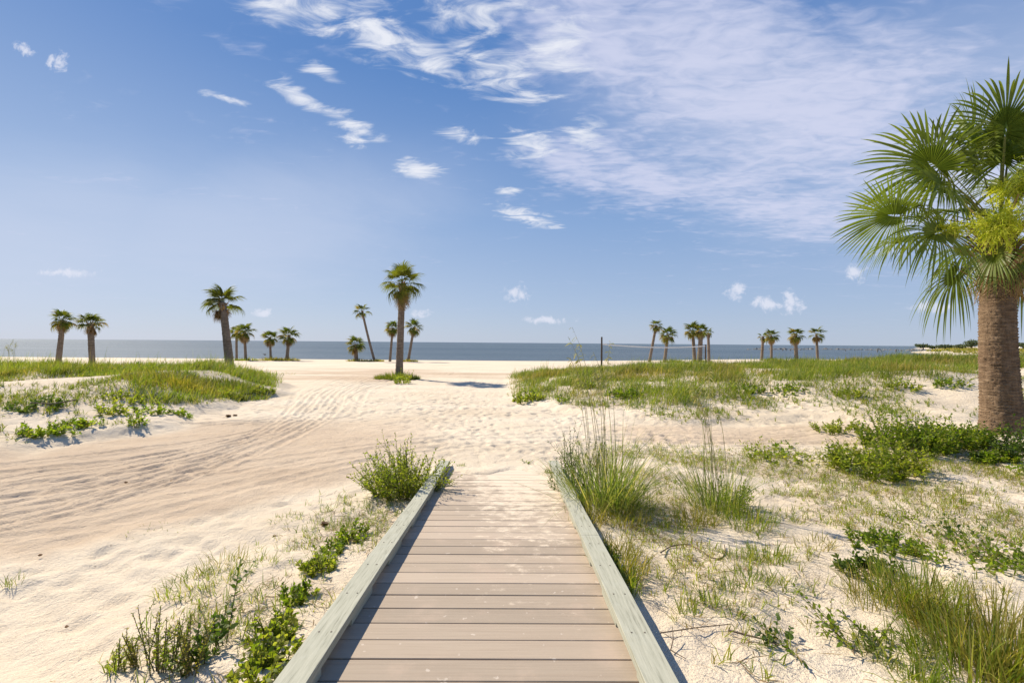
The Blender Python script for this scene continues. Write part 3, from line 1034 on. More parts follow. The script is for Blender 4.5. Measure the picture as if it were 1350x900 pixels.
def big_palm():
    bx, by = 8.34, 7.72
    z = Hs(bx, by)
    t = thing('palm_tree', (bx, by, z), 'large cabbage palm with thick brown trunk and yellow green flower clusters at the right edge', 'palm tree')
    h = 3.42 - z
    tr, top = trunk_geom(h, (-.03, .05), (-.06, 0), .262, .205, nr=130, n=56, rough=.045, seed=4, flare=.22)
    tr.obj('trunk', M['trunk'], t, smooth=True)
    cpos = lambda zz: (-.03 * zz / h - .06 * math.sin(math.pi * zz / h), .05 * zz / h)
    b = Acc()
    boots_geom(b, cpos, h - .85, h + .15, lambda zz: .215, 84, .32, .055, 9, .62)
    b.obj('leaf_base', M['boot'], t)
    # thin fibrous boots at the neck, with hanging straps
    b = Acc()
    boots_geom(b, cpos, h - .35, h + .25, lambda zz: .20, 30, .42, .022, 19, 1.1)
    b.obj('leaf_fibre', M['palm_dead'], t)
    top = np.array([top[0], top[1], h + .22])
    specs = [
        # az (deg, 180 = towards the left of the photo, -90 = towards the camera), elevation, petiole, fan, droop, sag, roll
        (176, 15, 1.62, 1.0, .16, .10, 1.05), (196, 7, 1.36, 1.05, .55, .22, -1.0), (218, -34, .55, .66, .5, .2, .5),
        (172, 52, 1.40, 1.28, .25, .06, .9), (188, 38, 1.30, 1.15, .45, .12, -.9), (150, 63, 1.35, 1.2, .35, .05, .2),
        (120, 80, 1.50, 1.25, .22, .03, .5), (230, 74, 1.50, 1.2, .30, .05, -.3), (300, 70, 1.42, 1.2, .38, .05, .2), (30, 74, 1.4, 1.15, .35, .05, .2),
        (350, 62, 1.35, 1.2, .40, .06, 0), (262, 52, 1.15, .95, .45, .10, .3),
        (312, 30, 1.1, .95, .55, .12, .9), (318, 40, 1.2, 1.1, .65, .1, 0),
        (340, 18, 1.25, 1.1, .7, .12, 0), (10, 32, 1.3, 1.1, .6, .1, 0), (40, 48, 1.3, 1.1, .5, .08, 0), (70, 34, 1.25, 1.1, .6, .1, 0),
        (100, 50, 1.3, 1.1, .5, .08, 0), (130, 36, 1.25, 1.1, .55, .1, 0), (110, 12, 1.2, 1.05, .7, .12, 0), (60, 5, 1.2, 1.05, .8, .15, 0),
        (20, -5, 1.1, 1.0, .9, .18, 0), (25, -22, .9, .9, .8, .2, 0), (250, -48, .45, .58, .5, .2, 0), (85, -25, .9, .95, .9, .2, 0),
        (250, 88, 1.15, .95, .15, .0, 0),
    ]
    for i, (az, el, lp, rf, dr, sag, roll) in enumerate(specs):
        f, p = Acc(), Acc()
        frond_geom(f, p, lp, rf * .95, 56, dr * .8, .20, sag, 100 + i, span=138, ragged=.14, k=11, fuse=.22, roll=roll, el=R(el))
        o = f.obj('frond', M['palm'], t)
        o.matrix_local = Matrix.Translation(top) @ rot_to(R(az), R(el), 0)
        p.obj('petiole', M['petiole'], o)
    for i, (az, el) in enumerate(((240, -62), (285, -70), (330, -66), (20, -60), (160, -70), (205, -66), (262, -72))):
        f, p = Acc(), Acc()
        frond_geom(f, p, .42, .62, 30, .5, .2, .1, 300 + i, span=60)
        o = f.obj('dead_frond', M['palm_dead'], t)
        o.matrix_local = Matrix.Translation(top - np.array([0, 0, .28])) @ rot_to(R(az), R(el), 0)
    # flower clusters
    for i, (dx, dy, dz, rr, nb) in enumerate(((-.56, -.50, -.02, .40, 300), (-.10, -.28, .62, .30, 190), (.30, -.42, 1.15, .25, 150), (-1.25, -.42, -.10, .2, 70))):
        c = Acc()
        o0 = np.array([dx, dy, dz])
        u = unit(rng.normal(0, 1, (nb, 3))) * (rr * rng.random((nb, 1)) ** .45) * np.array([1.15, 1, .85])
        st = o0 + u * .25; kk = np.linspace(0, 1, 5)[None, :, None]
        C = st[:, None, :] + (u * .95)[:, None, :] * kk + rng.normal(0, .012, (nb, 5, 3)); C[..., 2] -= .10 * kk[..., 0] ** 2 * rr / .4
        c.strips(C, np.full((nb, 5), .007), unit(rng.normal(0, 1, (nb, 3))))
        # side threads with buds
        for rep in range(4):
            j = rng.integers(0, nb, nb * 2); b0 = C[j, rng.integers(1, 5, nb * 2)]
            dv = unit(rng.normal(0, 1, (nb * 2, 3))) * rng.uniform(.04, .10, (nb * 2, 1))
            k3 = np.linspace(0, 1, 3)[None, :, None]
            c.strips(b0[:, None, :] + dv[:, None, :] * k3, np.full((nb * 2, 3), .0055), unit(rng.normal(0, 1, (nb * 2, 3))))
        o = c.obj('flower_cluster', M['flower'], t); o.location = top
        s = Acc(); s.tube([(0, 0, -.1), tuple(o0 * .6 + np.array([0, 0, .08])), tuple(o0)], [.016, .012, .008], 6)
        s.obj('flower_stalk', M['flower'], o)


big_palm()

PALMS = [
    dict(px=76, py=480, top_py=409, top_px=82, depth=27, label='left palm of the leaning pair, full round crown, on the grassy dune', crown=.85, seed=21, r0=.15, r1=.12, dead=6),
    dict(px=122, py=486, top_py=413, top_px=120, depth=24.5, label='palm with flat topped crown, dark foot hidden in dune grass, far left', crown=.78, seed=22, r0=.14, r1=.14, dead=3, lo=-12),
    dict(px=304, py=489, top_py=379, top_px=293, depth=19.5, label='windswept palm with ragged yellow green crown blown left, on the end of the left dune', crown=.82, seed=23, r0=.18, r1=.13, dead=6, boots=18, side=(math.pi, .7), detail=True, lo=-15, nf=30, elmax=88),
    dict(px=312, py=474, top_py=429, depth=49, label='slim palm half hidden behind the windswept palm', crown=1.05, seed=24, r0=.12, r1=.11, dead=0),
    dict(px=324, py=475, top_py=426, top_px=323, depth=46, label='palm with brown dead fronds hanging, just right of the windswept palm', crown=1.25, seed=25, r0=.13, r1=.12, dead=11),
    dict(px=357, py=475, top_py=436, top_px=356, depth=47, label='small slim palm with brown skirt, left of a bushier palm by the water', crown=1.05, seed=26, r0=.115, r1=.10, dead=9),
    dict(px=378, py=475, top_py=430, top_px=381, depth=47, label='bushy round crowned palm with a frond drooping at its right by the water', crown=1.35, seed=27, r0=.17, r1=.14, dead=3),
    dict(px=470, py=475.5, top_py=443, top_px=468, depth=47, label='short squat palm, the lowest of the beach palms, beside a leaning one', crown=1.25, seed=28, r0=.20, r1=.20, dead=3),
    dict(px=494, py=475.5, top_py=400, top_px=478, depth=47, label='tall slender palm leaning steeply to the left near the water', crown=1.1, seed=29, r0=.13, r1=.11, dead=1, nf=13, bend=(-.05, 0)),
    dict(px=514, py=475.5, top_py=423, top_px=518, depth=47, label='small palm leaning right, just left of the tall palm trunk', crown=1.05, seed=30, r0=.13, r1=.11, dead=2),
    dict(px=526, py=499, top_py=350, top_px=530, depth=20.6, label='tall palm with shaggy boots standing alone in the gap ahead of the boardwalk', crown=1.05, seed=31, r0=.165, r1=.14, dead=5, boots=44, detail=True, lo=-38, nf=24),
    dict(px=538, py=475.5, top_py=421, top_px=546, depth=47, label='small palm leaning right with drooping frond, just right of the tall palm', crown=1.15, seed=32, r0=.15, r1=.12, dead=2),
    dict(px=856, py=475, top_py=421, top_px=865, depth=52, label='palm leaning right, leftmost behind the volleyball net', crown=1.0, seed=33, r0=.17, r1=.14, dead=2),
    dict(px=876, py=476, top_py=431, top_px=880, depth=50, label='palm with wide drooping crown behind the volleyball net, beside the leaning one', crown=1.25, seed=34, r0=.18, r1=.15, dead=1),
    dict(px=916, py=476, top_py=425, top_px=913, depth=52, label='slim palm with broad dark crown, left of the thick trunked one behind the net', crown=1.35, seed=35, r0=.19, r1=.17, dead=1),
    dict(px=922, py=476, top_py=427, top_px=924, depth=51, label='palm with pale thick trunk among the cluster at the right end of the net', crown=1.15, seed=36, r0=.27, r1=.22, dead=3),
    dict(px=935, py=484, top_py=432, top_px=934, depth=33, label='thin pole like palm with tiny crown beside the right net post', crown=.5, seed=37, r0=.11, r1=.09, dead=2, nf=12, boots=6),
    dict(px=1004, py=475.5, top_py=437, top_px=1006, depth=60, label='nearly bare palm with drooping thin crown, first of the four right palms', crown=.95, seed=38, r0=.17, r1=.15, dead=7, nf=8),
    dict(px=1017, py=475.5, top_py=434, top_px=1017, depth=58, label='palm with brown skirt under its crown, second of the four right palms', crown=1.2, seed=39, r0=.15, r1=.14, dead=9),
    dict(px=1050, py=475.5, top_py=431, top_px=1049, depth=57, label='palm with thick pale trunk and wide crown, third of the four right palms', crown=1.4, seed=40, r0=.22, r1=.18, dead=8),
    dict(px=1078, py=475.5, top_py=431, top_px=1077, depth=57, label='palm with open star shaped dark crown, last of the four right palms', crown=1.3, seed=41, r0=.16, r1=.14, dead=4, nf=14),
]
BASES = []
for kw in PALMS:
    tt, b = palm(**kw); BASES.append(b)

# weedy mounds round the feet of the far palms
FEET = [(4, 'low grass ring round the foot of the palm with the brown skirt', 1.5, .35), (5, 'dark brush mound round the foot of the small slim palm', 1.4, .4),
        (6, 'dark brush mound round the foot of the bushy palm', 1.5, .38), (7, 'low brush round the foot of the squat palm', 1.4, .3),
        (8, 'thin brush at the foot of the steeply leaning palm', 1.1, .28), (11, 'dark brush at the foot of the palm right of the tall one', 1.1, .3),
        (13, 'pale green mound beside the wide crowned palm behind the net', 1.6, .45), (15, 'low grass at the foot of the thick trunked palm', 1.5, .35),
        (18, 'green brush at the foot of the second right palm', 1.6, .45), (19, 'dry brush at the foot of the third right palm', 1.2, .4)]


def mound(x, y, label, r, h, n, w, mat, sq=.6, name='grass_mound', group='grass mounds round palm feet'):
    z = Hs(x, y)
    xy = disc(n, r); xy[:, 1] *= sq
    base = to_local(xy, x, y, z, -.02)
    az = np.arctan2(xy[:, 1], xy[:, 0]) + rng.normal(0, .8, n)
    rr = np.hypot(xy[:, 0], xy[:, 1] / sq) / r
    a = Acc(); g_blades(a, base, az, np.abs(rng.normal(.3, .3, n)), h * (1.1 - .6 * rr) * rng.uniform(.5, 1.1, n), np.full(n, w), np.abs(rng.normal(.1, .2, n)))
    o = a.obj(name, M[mat]); o.location = (x, y, z)
    return tag(o, label, 'grass mound', group)


for i, lab, r_, h_ in FEET:
    x, y, z = BASES[i]
    mound(x + (.8 if i == 13 else .15), y - .2, lab, r_ * .85, h_ * 1.6, 260, .05, 'grass' if i in (4, 15, 18) else ('grass_bright' if i == 13 else 'grass_olive'))
x, y, z = BASES[10]
mound(x + .05, y - .55, 'bright grassy mound round the foot of the tall lone palm', 1.0, .48, 1500, .018, 'grass', .55)
shrub(531, 506, .35, .3, .55, 'leafy shrub growing against the foot of the tall lone palm', n=26, nl=12, ll=.09, lw=.05, mat='leaf_lime')
x, y, z = BASES[1]
mound(x + 1.0, y + 1.5, 'dark green dome of brush right of the flat topped palm', 1.1, .75, 700, .03, 'leaf_dark', .7)


mound(-8.75, 12.0, 'dense brownish grass hump at the front of the left dune', 1.25, .40, 2600, .014, 'grass_olive', .8, group=None)
mound(-7.9, 12.9, 'green grass hump right of the brownish one on the left dune', 1.0, .36, 1800, .014, 'grass', .8, group=None)


# ------------------------------------------------------------------ dune grass (one mass each side)
def dune_grass(mask, x0, x1, y0, y1, n, name, mats):
    keep = []
    tot = 0
    while tot < n:
        x = rng.uniform(x0, x1, n); y = y0 + (y1 - y0) * rng.random(n) ** .85
        m = mask(x, y) * np.clip(3.2 * (fbm(x * 1.9 + 4, y * 1.9, 3) - .34), .14, 1)
        k = rng.random(n) < m
        keep.append(np.stack([x[k], y[k]], -1)); tot += k.sum()
        if len(keep) > 25: break
    xy = np.concatenate(keep)[:n]
    sp = fbm(xy[:, 0] * .5 + 90, xy[:, 1] * .5, 3) + rng.normal(0, .05, len(xy))
    edges = np.quantile(sp, [0, .46, .84, 1]); edges[-1] += 1
    for i, mt in enumerate(mats):
        s = xy[(sp >= edges[i]) & (sp < edges[i + 1])]
        q = len(s)
        base = np.stack([s[:, 0], s[:, 1], HH(s[:, 0], s[:, 1]) - .02], -1)
        a = Acc()
        hv = .10 + .55 * fbm(s[:, 0] * .8 + 7, s[:, 1] * .8 + 3, 4) ** 1.7
        az = rng.normal(.3, 1.3, q)
        tall = np.where(rng.random(q) < .05, 1.7, 1.0)
        g_blades(a, base, az, np.abs(rng.normal(.25, .42, q)), hv * rng.uniform(.5, 1.35, q) * tall, .005 + .0007 * s[:, 1] * rng.uniform(.5, 1.2, q) / tall, np.abs(rng.normal(.15, .3, q)), k=4)
        tag(a.obj(name, M[mt]), {'grass': 'mid green marram grass', 'grass_olive': 'brownish olive marram grass', 'grass_bright': 'bright green marram grass'}[mt] + (' covering the left dune' if x1 < 0 else ' covering the right dune'), 'dune grass', None, 'stuff')


dune_grass(grass_left, -36, -6.6, 9.5, 23, 120000, 'dune_grass', ['grass_bright', 'grass', 'grass_olive'])
dune_grass(grass_right, -.6, 40, 9.8, 25.5, 170000, 'dune_grass', ['grass_bright', 'grass', 'grass_olive'])


# ------------------------------------------------------------------ sparse low growth and litter
def scatter(mask, x0, x1, y0, y1, n):
    keep = []; tot = 0; it = 0
    while tot < n and it < 60:
        it += 1
        x = rng.uniform(x0, x1, n); y = rng.uniform(y0, y1, n)
        k = rng.random(n) < mask(x, y)
        keep.append(np.stack([x[k], y[k]], -1)); tot += k.sum()
    return np.concatenate(keep)[:n]


def low_growth(mask, ext, n, mat, hmin, hmax, w, label, name='sparse_grass'):
    c = scatter(mask, *ext, n)
    per = 6
    xy = np.repeat(c, per, 0) + rng.normal(0, .012, (len(c) * per, 2))
    base = np.stack([xy[:, 0], xy[:, 1], HH(xy[:, 0], xy[:, 1]) + .0], -1)
    q = len(xy); sc = np.repeat(rng.uniform(.5, 1.2, len(c)), per)
    a = Acc()
    g_blades(a, base, rng.uniform(0, 6.28, q), np.abs(rng.normal(.45, .4, q)), sc * rng.uniform(hmin, hmax, q), w * rng.uniform(.6, 1.3, q), np.abs(rng.normal(.15, .25, q)), k=3)
    tag(a.obj(name, M[mat]), label, 'ground cover', None, 'stuff')


def litter(mask, ext, n, label, lmin=.03, lmax=.14):
    c = scatter(mask, *ext, n)
    q = len(c); az = rng.uniform(0, math.pi * 2, q)
    ln = rng.uniform(lmin, lmax, q)
    t = np.linspace(-.5, .5, 4)[None, :]
    bend = rng.normal(0, .25, q)[:, None]
    X = c[:, 0:1] + np.cos(az)[:, None] * ln[:, None] * t - np.sin(az)[:, None] * bend * ln[:, None] * t ** 2
    Y = c[:, 1:2] + np.sin(az)[:, None] * ln[:, None] * t + np.cos(az)[:, None] * bend * ln[:, None] * t ** 2
    Z = HH(X, Y) + .014 + np.abs(rng.normal(0, .010, (q, 1))) + rng.normal(0, .004, (q, 4))
    a = Acc()
    S = unit(np.stack([-np.sin(az), np.cos(az), rng.normal(0, .5, q)], -1))
    a.strips(np.stack([X, Y, Z], -1), .5 * rng.uniform(.002, .0055, q)[:, None] * np.array([.5, 1, 1, .4])[None, :], S)
    tag(a.obj('plant_litter', M['litter']), label, 'litter', None, 'stuff')


low_growth(weeds_right, (.72, 9.5, 1.5, 8), 4200, 'grass_olive', .025, .08, .005, 'sparse olive grass sprouts over the right sand')
low_growth(weeds_right, (.72, 9.0, 1.5, 7.8), 6200, 'leaf_lime', .03, .12, .006, 'sparse green grass sprouts over the right sand')
litter(lambda x, y: np.clip(weeds_right(x, y) + .06 * (x > .75) * (y < 7.6), 0, 1), (.72, 9.5, 1.5, 8), 15000, 'dry straw and dead leaves littering the right sand')
low_growth(weeds_left, (-2.3, -.9, 1.4, 5.6), 500, 'grass_bright', .03, .12, .005, 'sparse green sprouts along the left curb rail')
litter(weeds_left, (-2.3, -.9, 1.4, 5.6), 900, 'dry straw along the left curb rail')


def dl_front(x, y):
    n = fbm(x * .9 + 33, y * .9 + 14, 3)
    return ss(.1, .8, left_edge(y) - x) * ss(6.4, 7.2, y) * (1 - ss(12.5, 14, y)) * np.clip((n - .36) * 3, 0, .9)


def dr_front(x, y):
    n = fbm(x * .9 + 3, y * .9 + 94, 3)
    d = y - right_front(x)
    return ss(.0, .6, d) * (1 - ss(2.5, 4.5, d)) * ss(-.2, .5, x) * np.clip((n - .38) * 3, 0, 1)


low_growth(dl_front, (-16, -6.5, 6.3, 14), 4200, 'grass', .05, .18, .011, 'scattered green sprouts on the front of the left dune')
low_growth(dr_front, (-.3, 17, 9, 15), 3000, 'grass_bright', .06, .20, .012, 'scattered green sprouts on the front of the right dune')
litter(dl_front, (-16, -6.5, 6.3, 14), 4500, 'dead stalks on the front of the left dune', .06, .25)
litter(dr_front, (-.3, 17, 9, 15), 4500, 'dead stalks on the front of the right dune', .06, .25)

# ------------------------------------------------------------------ single plants
# either side of the boardwalk
shrub(534, 652, .42, .36, .50, 'bushy bright green shrub beside the far end of the left curb rail', n=150, nl=24, ll=.05, lw=.02, mat='leaf_lime', spread=.9)
shrub(752, 648, .24, .42, .60, 'feathery upright green shrub beside the far end of the right curb rail', n=46, nl=26, ll=.04, lw=.013, mat='leaf_dark', spread=.35)
sea_oats(796, 668, 'largest sea oats clump with tall pale stalks, right of the boardwalk end', .30, 700, .86, 12, 1.85, lean_dir=2.6, spread=.75)
sea_oats(944, 672, 'second sea oats clump with thin stalks on weedy sand, right of the largest clump', .24, 300, .62, 8, 1.45, lean_dir=2.6)
sea_oats(8, 492, 'thin tall sea oats standing on the left dune at the edge of the photo', .4, 60, .5, 5, 1.05, width=.012)
shrub(968, 668, .16, .16, .30, 'small leafy green weed at the right foot of the second sea oats clump', n=16, nl=14, ll=.045, lw=.022, mat='leaf', name='leafy_weed', cat='weed')
tuft(820, 690, 'dry yellow grass round the right foot of the largest sea oats', .22, 260, .22, .005, 'grass_olive')
tuft(768, 690, 'yellow green grass between the right rail and the largest sea oats', .16, 260, .26, .005, 'grass_olive', sq=1.6)
tuft(835, 668, 'arching dark grass spilling to the right of the largest sea oats', .20, 200, .36, .006, 'oat', lean=.9, droop=.5)
tuft(915, 690, 'yellowed grass at the left foot of the second sea oats', .20, 220, .22, .005, 'grass_olive')
tuft(985, 690, 'fine pale green grass right of the second sea oats', .24, 220, .26, .005, 'grass_bright')
tuft(818, 745, 'golden green grass patch beside the middle of the right rail', .17, 420, .20, .005, 'grass_olive', sq=1.7)
tuft(828, 775, 'bright green grass at the near end of the golden patch by the right rail', .08, 130, .17, .005, 'grass_bright', sq=1.4)
shrub(806, 742, .06, .34, .10, 'dark leafy growth along the outer side of the right rail', n=40, nl=9, ll=.035, lw=.02, mat='leaf_dark', name='leafy_weed', cat='weed')
# by the large palm
shrub(1150, 622, .62, .55, .42, 'dense bright green bush, lower left of the bushes by the large palm', n=130, nl=16, ll=.08, lw=.035, mat='leaf_lime', group='bushes by the large palm')
shrub(1196, 592, .75, .6, .50, 'middle bush of the green thicket left of the large palm', n=150, nl=15, ll=.085, lw=.036, mat='leaf', group='bushes by the large palm')
shrub(1246, 586, .70, .5, .44, 'deep green bush touching the left side of the large palm trunk', n=160, nl=15, ll=.08, lw=.036, mat='leaf', group='bushes by the large palm')
shrub(1100, 570, .55, .4, .28, 'pale low spray of leaves at the left tip of the bushes by the large palm', n=40, nl=12, ll=.08, lw=.035, mat='leaf_lime', group='bushes by the large palm')
shrub(1312, 608, .38, .16, .13, 'small green plants in front of the large palm trunk foot', n=60, nl=12, ll=.07, lw=.034, mat='leaf', group='bushes by the large palm')
shrub(1365, 600, .6, .4, .45, 'dark bush behind the right side of the large palm trunk', n=80, nl=12, ll=.08, lw=.036, mat='leaf_dark', group='bushes by the large palm')
vine(1342, 626, 'lone green sprig on the sand at the right edge below the large palm', .22, 12, 10, .08, .04)
vine(1016, 604, 'patch of low green leaves beside the sand track right of the sea oats', .45, 26, 9, .075, .04, .07, 'leaf_lime')
vine(1026, 594, 'upper fringe of low green leaves beside the sand track', .35, 16, 8, .075, .04, .07, 'leaf')
# right foreground weeds
W = 'weeds on the right foreground sand'
shrub(1168, 722, .36, .26, .13, 'broad leafy green weed patch in the middle of the right foreground', n=60, nl=9, ll=.05, lw=.026, mat='leaf', name='leafy_weed', cat='weed', group=W)
shrub(1138, 752, .28, .14, .12, 'darker leafy weed just below the broad middle patch', n=34, nl=9, ll=.05, lw=.026, mat='leaf_dark', name='leafy_weed', cat='weed', group=W)
vine(1272, 712, 'dark leaved creeping weed upper right, trailing on white sand', .20, 15, 12, .045, .024, .08, 'leaf_dark', group=W)
vine(1320, 745, 'leafy weed above the tall olive grass near the right edge', .30, 26, 12, .048, .026, .10, 'leaf', group=W)
vine(1345, 758, 'leafy weed cut by the right edge above the tall olive grass', .25, 22, 12, .048, .026, .10, 'leaf', group=W)
vine(1240, 745, 'small upright weed left of the tall olive grass', .08, 7, 12, .045, .024, .16, 'leaf', group=W)
vine(1028, 848, 'sprig of dark round leaves alone on bare sand near the bottom', .05, 6, 14, .034, .026, .05, 'leaf_dark', group=W, length=.16)
vine(1128, 848, 'low leafy sprig in the lower middle of the right sand', .14, 14, 10, .04, .022, .07, 'leaf', group=W)
vine(1105, 838, 'small pale sprig left of the lower middle leafy one', .08, 7, 9, .036, .02, .07, 'leaf_lime', group=W)
vine(1200, 690, 'small reddish green weed above the broad patch', .14, 12, 9, .04, .02, .08, 'leaf_lime', group=W)
tuft(1012, 738, 'compact bright grass tuft left of the broad leafy patch', .14, 190, .13, .005, 'grass_bright', group=W)
tuft(985, 770, 'lime grass tuft with sprawling blades in the middle of the right sand', .13, 120, .14, .005, 'grass_bright', group=W)
tuft(935, 795, 'upright lime grass tuft nearest the bare sand by the rail', .05, 45, .17, .005, 'grass_bright', group=W, lean=.25)
tuft(955, 780, 'thin green tuft beside the upright lime one', .06, 40, .14, .005, 'grass_bright', group=W, lean=.3)
tuft(968, 812, 'small lime tuft at the upper edge of the bare sand', .05, 35, .10, .005, 'grass_bright', group=W)
tuft(908, 808, 'small green tuft close to the rail shadow', .06, 40, .11, .005, 'grass_bright', group=W)
tuft(975, 742, 'yellow green tuft under the second sea oats', .10, 110, .12, .005, 'grass_bright', group=W)
tuft(1030, 775, 'wispy green tuft below the compact one', .10, 70, .12, .005, 'grass_bright', group=W)
tuft(1075, 720, 'olive tuft left of the broad leafy patch', .14, 100, .12, .005, 'grass_olive', group=W)
tuft(1205, 800, 'fresh green grass clump between the leafy patch and tall olive grass', .20, 300, .30, .006, 'grass_bright', group=W, lean=.3)
tuft(1165, 800, 'straw coloured dry grass clump left of the fresh green one', .18, 150, .26, .005, 'grass_olive', group=W, lean=.4)
tuft(1185, 868, 'grey green low grass clump in the bottom right', .17, 240, .14, .005, 'oat', group=W, lean=.7)
tuft(1215, 905, 'bright green grass tuft at the bottom edge, right', .07, 80, .16, .006, 'grass_bright', group=W)
sea_oats(1312, 862, 'tall olive and yellow grass filling the bottom right corner', .34, 1000, .33, 0, 1.0, width=.006, spread=.3, mat='grass_olive', group=W)
sea_oats(1275, 890, 'front edge of the tall olive grass, greener, at the bottom right', .20, 320, .30, 0, 1.0, width=.006, spread=.4, mat='grass_bright', group=W)
sea_oats(1345, 905, 'yellow tipped grass in the extreme bottom right corner', .18, 300, .32, 0, 1.0, width=.006, spread=.3, mat='grass_olive', group=W)
# left of the walk
V = 'leafy creepers along the left rail'
for px, py, lab, r_, n_, m_ in [
    (352, 882, 'dense leafy creeper at the bottom edge beside the left rail', .15, 40, 'leaf_lime'),
    (362, 838, 'leafy creeper beside the left rail, second from the bottom', .12, 24, 'leaf_lime'),
    (392, 790, 'broad creeper beside the left rail where its leaf clump widens', .13, 20, 'leaf'),
    (420, 752, 'creeper mixed with yellow grass beside the middle of the left rail', .12, 26, 'leaf_lime'),
    (440, 727, 'small dark creeper on white sand beside the left rail', .09, 16, 'leaf'),
    (468, 708, 'uppermost leafy creeper, below the bushy shrub by the left rail', .12, 24, 'leaf')]:
    shrub(px, py, r_, r_ * 1.2, .12, lab, n=n_, nl=11, ll=.045, lw=.024, mat=m_, name='leafy_weed', cat='weed', group=V)
tuft(425, 742, 'yellow green grass growing through the creepers by the left rail', .09, 90, .14, .005, 'grass_bright')
shrub(296, 848, .06, .06, .30, 'tall stem with stout oval leaves standing in front of the left sand', n=3, nl=22, ll=.05, lw=.026, mat='leaf_dark', name='leafy_weed', cat='weed', spread=.2)
shrub(268, 872, .07, .06, .17, 'short leafy plant at the left foot of the tall stout leaved stem', n=8, nl=14, ll=.045, lw=.022, mat='leaf_dark', name='leafy_weed', cat='weed')
S_ = 'spiky weeds at the bottom left'
for px, py, hh, lab, m_ in [(162, 880, .17, 'spiky green weed, first from the left in the bottom left row', 'leaf_lime'), (187, 876, .24, 'tall rusty tipped spiky weed, second from the left in the bottom row', 'grass_olive'),
                            (208, 884, .25, 'tall spiky weed right of the rusty tipped one', 'leaf_lime'), (230, 880, .24, 'spiky green weed in the centre of the bottom left row', 'leaf'),
                            (252, 890, .22, 'thin spiky weed near the tall stout leaved stem', 'grass_olive')]:
    shrub(px, py, .05, .05, hh, lab, n=9, nl=30, ll=.022, lw=.008, mat=m_, name='spiky_weed', cat='weed', group=S_, spread=.3)
tuft(262, 768, 'spreading low grass patch on the white sand left of the walk', .24, 330, .10, .0045, 'grass_bright', lean=.9)
tuft(292, 745, 'wispy grass above the spreading patch on the left sand', .16, 90, .13, .004, 'grass_olive', lean=.6)
tuft(335, 748, 'thin pale grass between the spreading patch and the creepers', .14, 90, .11, .004, 'grass_bright')
tuft(378, 686, 'small flat grass patch on the white sand near the track edge', .14, 200, .07, .0045, 'grass_bright', lean=1.0)
tuft(18, 768, 'small grass sprig at the left edge of the photo on the white sand', .07, 45, .08, .004, 'grass')
tuft(210, 700, 'faint sprigs on the sand at the near edge of the left track', .22, 60, .06, .004, 'grass', lean=.8)
tuft(545, 713, 'grass sprouting beside the left rail between the planks', .035, 60, .11, .004, 'grass_bright', sq=2)
tuft(560, 668, 'smaller grass sprout inside the left rail farther along', .03, 40, .09, .004, 'grass_bright', sq=2)
tuft(735, 680, 'dry grass drooping over the inner side of the right rail', .06, 70, .20, .004, 'grass_olive', sq=2, lean=.7)
tuft(722, 628, 'little green tuft on the walk beside the right rail end', .06, 60, .08, .005, 'grass')
vine(692, 612, 'tiny green weed at the sandy end of the boardwalk', .07, 6, 7, .03, .018, .08, 'leaf', length=.08)
tuft(608, 617, 'tiny tuft at the tip of the left rail', .05, 40, .08, .005, 'grass_bright')
# left dune front
D_ = 'low plants on the front of the left dune'
for px, py, r_, n_, m_, lab in [
    (62, 572, .45, 34, 'leaf', 'leafy plants lowest on the left dune front beside the track'), (110, 562, .35, 26, 'leaf', 'round leafy clump right of the lowest plants on the left dune'),
    (50, 538, .55, 36, 'leaf_dark', 'dark flat brush under a dead branch at the left edge of the dune'), (150, 545, .40, 26, 'leaf_lime', 'lime leafy clump in the middle of the left dune front'),
    (200, 545, .42, 24, 'leaf', 'green leafy clump below the brown grass of the left dune'), (240, 549, .18, 12, 'leaf', 'small lone clump near the foot of the left dune'),
    (160, 528, .5, 30, 'leaf_lime', 'upper lime leafy clump just under the grass of the left dune'), (300, 522, .55, 40, 'leaf_lime', 'pale leaved patch near the right tip of the left dune'),
    (345, 516, .45, 36, 'leaf_lime', 'pale leaved patch at the extreme right tip of the left dune'), (180, 560, .22, 12, 'leaf', 'small sparse clump on sand between the lime clump and track')]:
    shrub(px, py, r_, r_ * .7, .20, lab, n=n_, nl=8, ll=.09, lw=.045, mat=m_, name='leafy_weed', cat='weed', group=D_)
# right dune front
D2 = 'low plants on the front of the right dune'
for px, py, r_, n_, m_, lab in [
    (697, 527, .55, 60, 'leaf_lime', 'bright leafy clump at the left tip of the right dune'), (740, 531, .16, 10, 'leaf', 'tiny clump on sand right of the bright leafy tip clump'),
    (822, 522, .60, 56, 'leaf', 'bushy green clump hanging over the small sand scarp of the right dune'), (775, 512, .5, 34, 'leaf_lime', 'yellow green clump left of the bushy scarp clump'),
    (905, 520, .5, 34, 'leaf_lime', 'lime clump right of the small sand scarp'), (985, 516, .55, 40, 'leaf', 'green clump spilling down sand in the middle of the right dune'),
    (1040, 517, .5, 30, 'leaf', 'green clump right of the middle one on the right dune front'), (1120, 522, .4, 22, 'leaf_lime', 'sparse lime clump on the right dune front behind the bushes'),
    (1190, 512, .5, 28, 'leaf_lime', 'leafy clump high on the right dune front behind the thicket'), (1255, 508, .5, 28, 'leaf', 'leafy clump on the right dune just left of the large trunk')]:
    shrub(px, py, r_, r_ * .7, .24, lab, n=n_, nl=8, ll=.10, lw=.05, mat=m_, name='leafy_weed', cat='weed', group=D2)


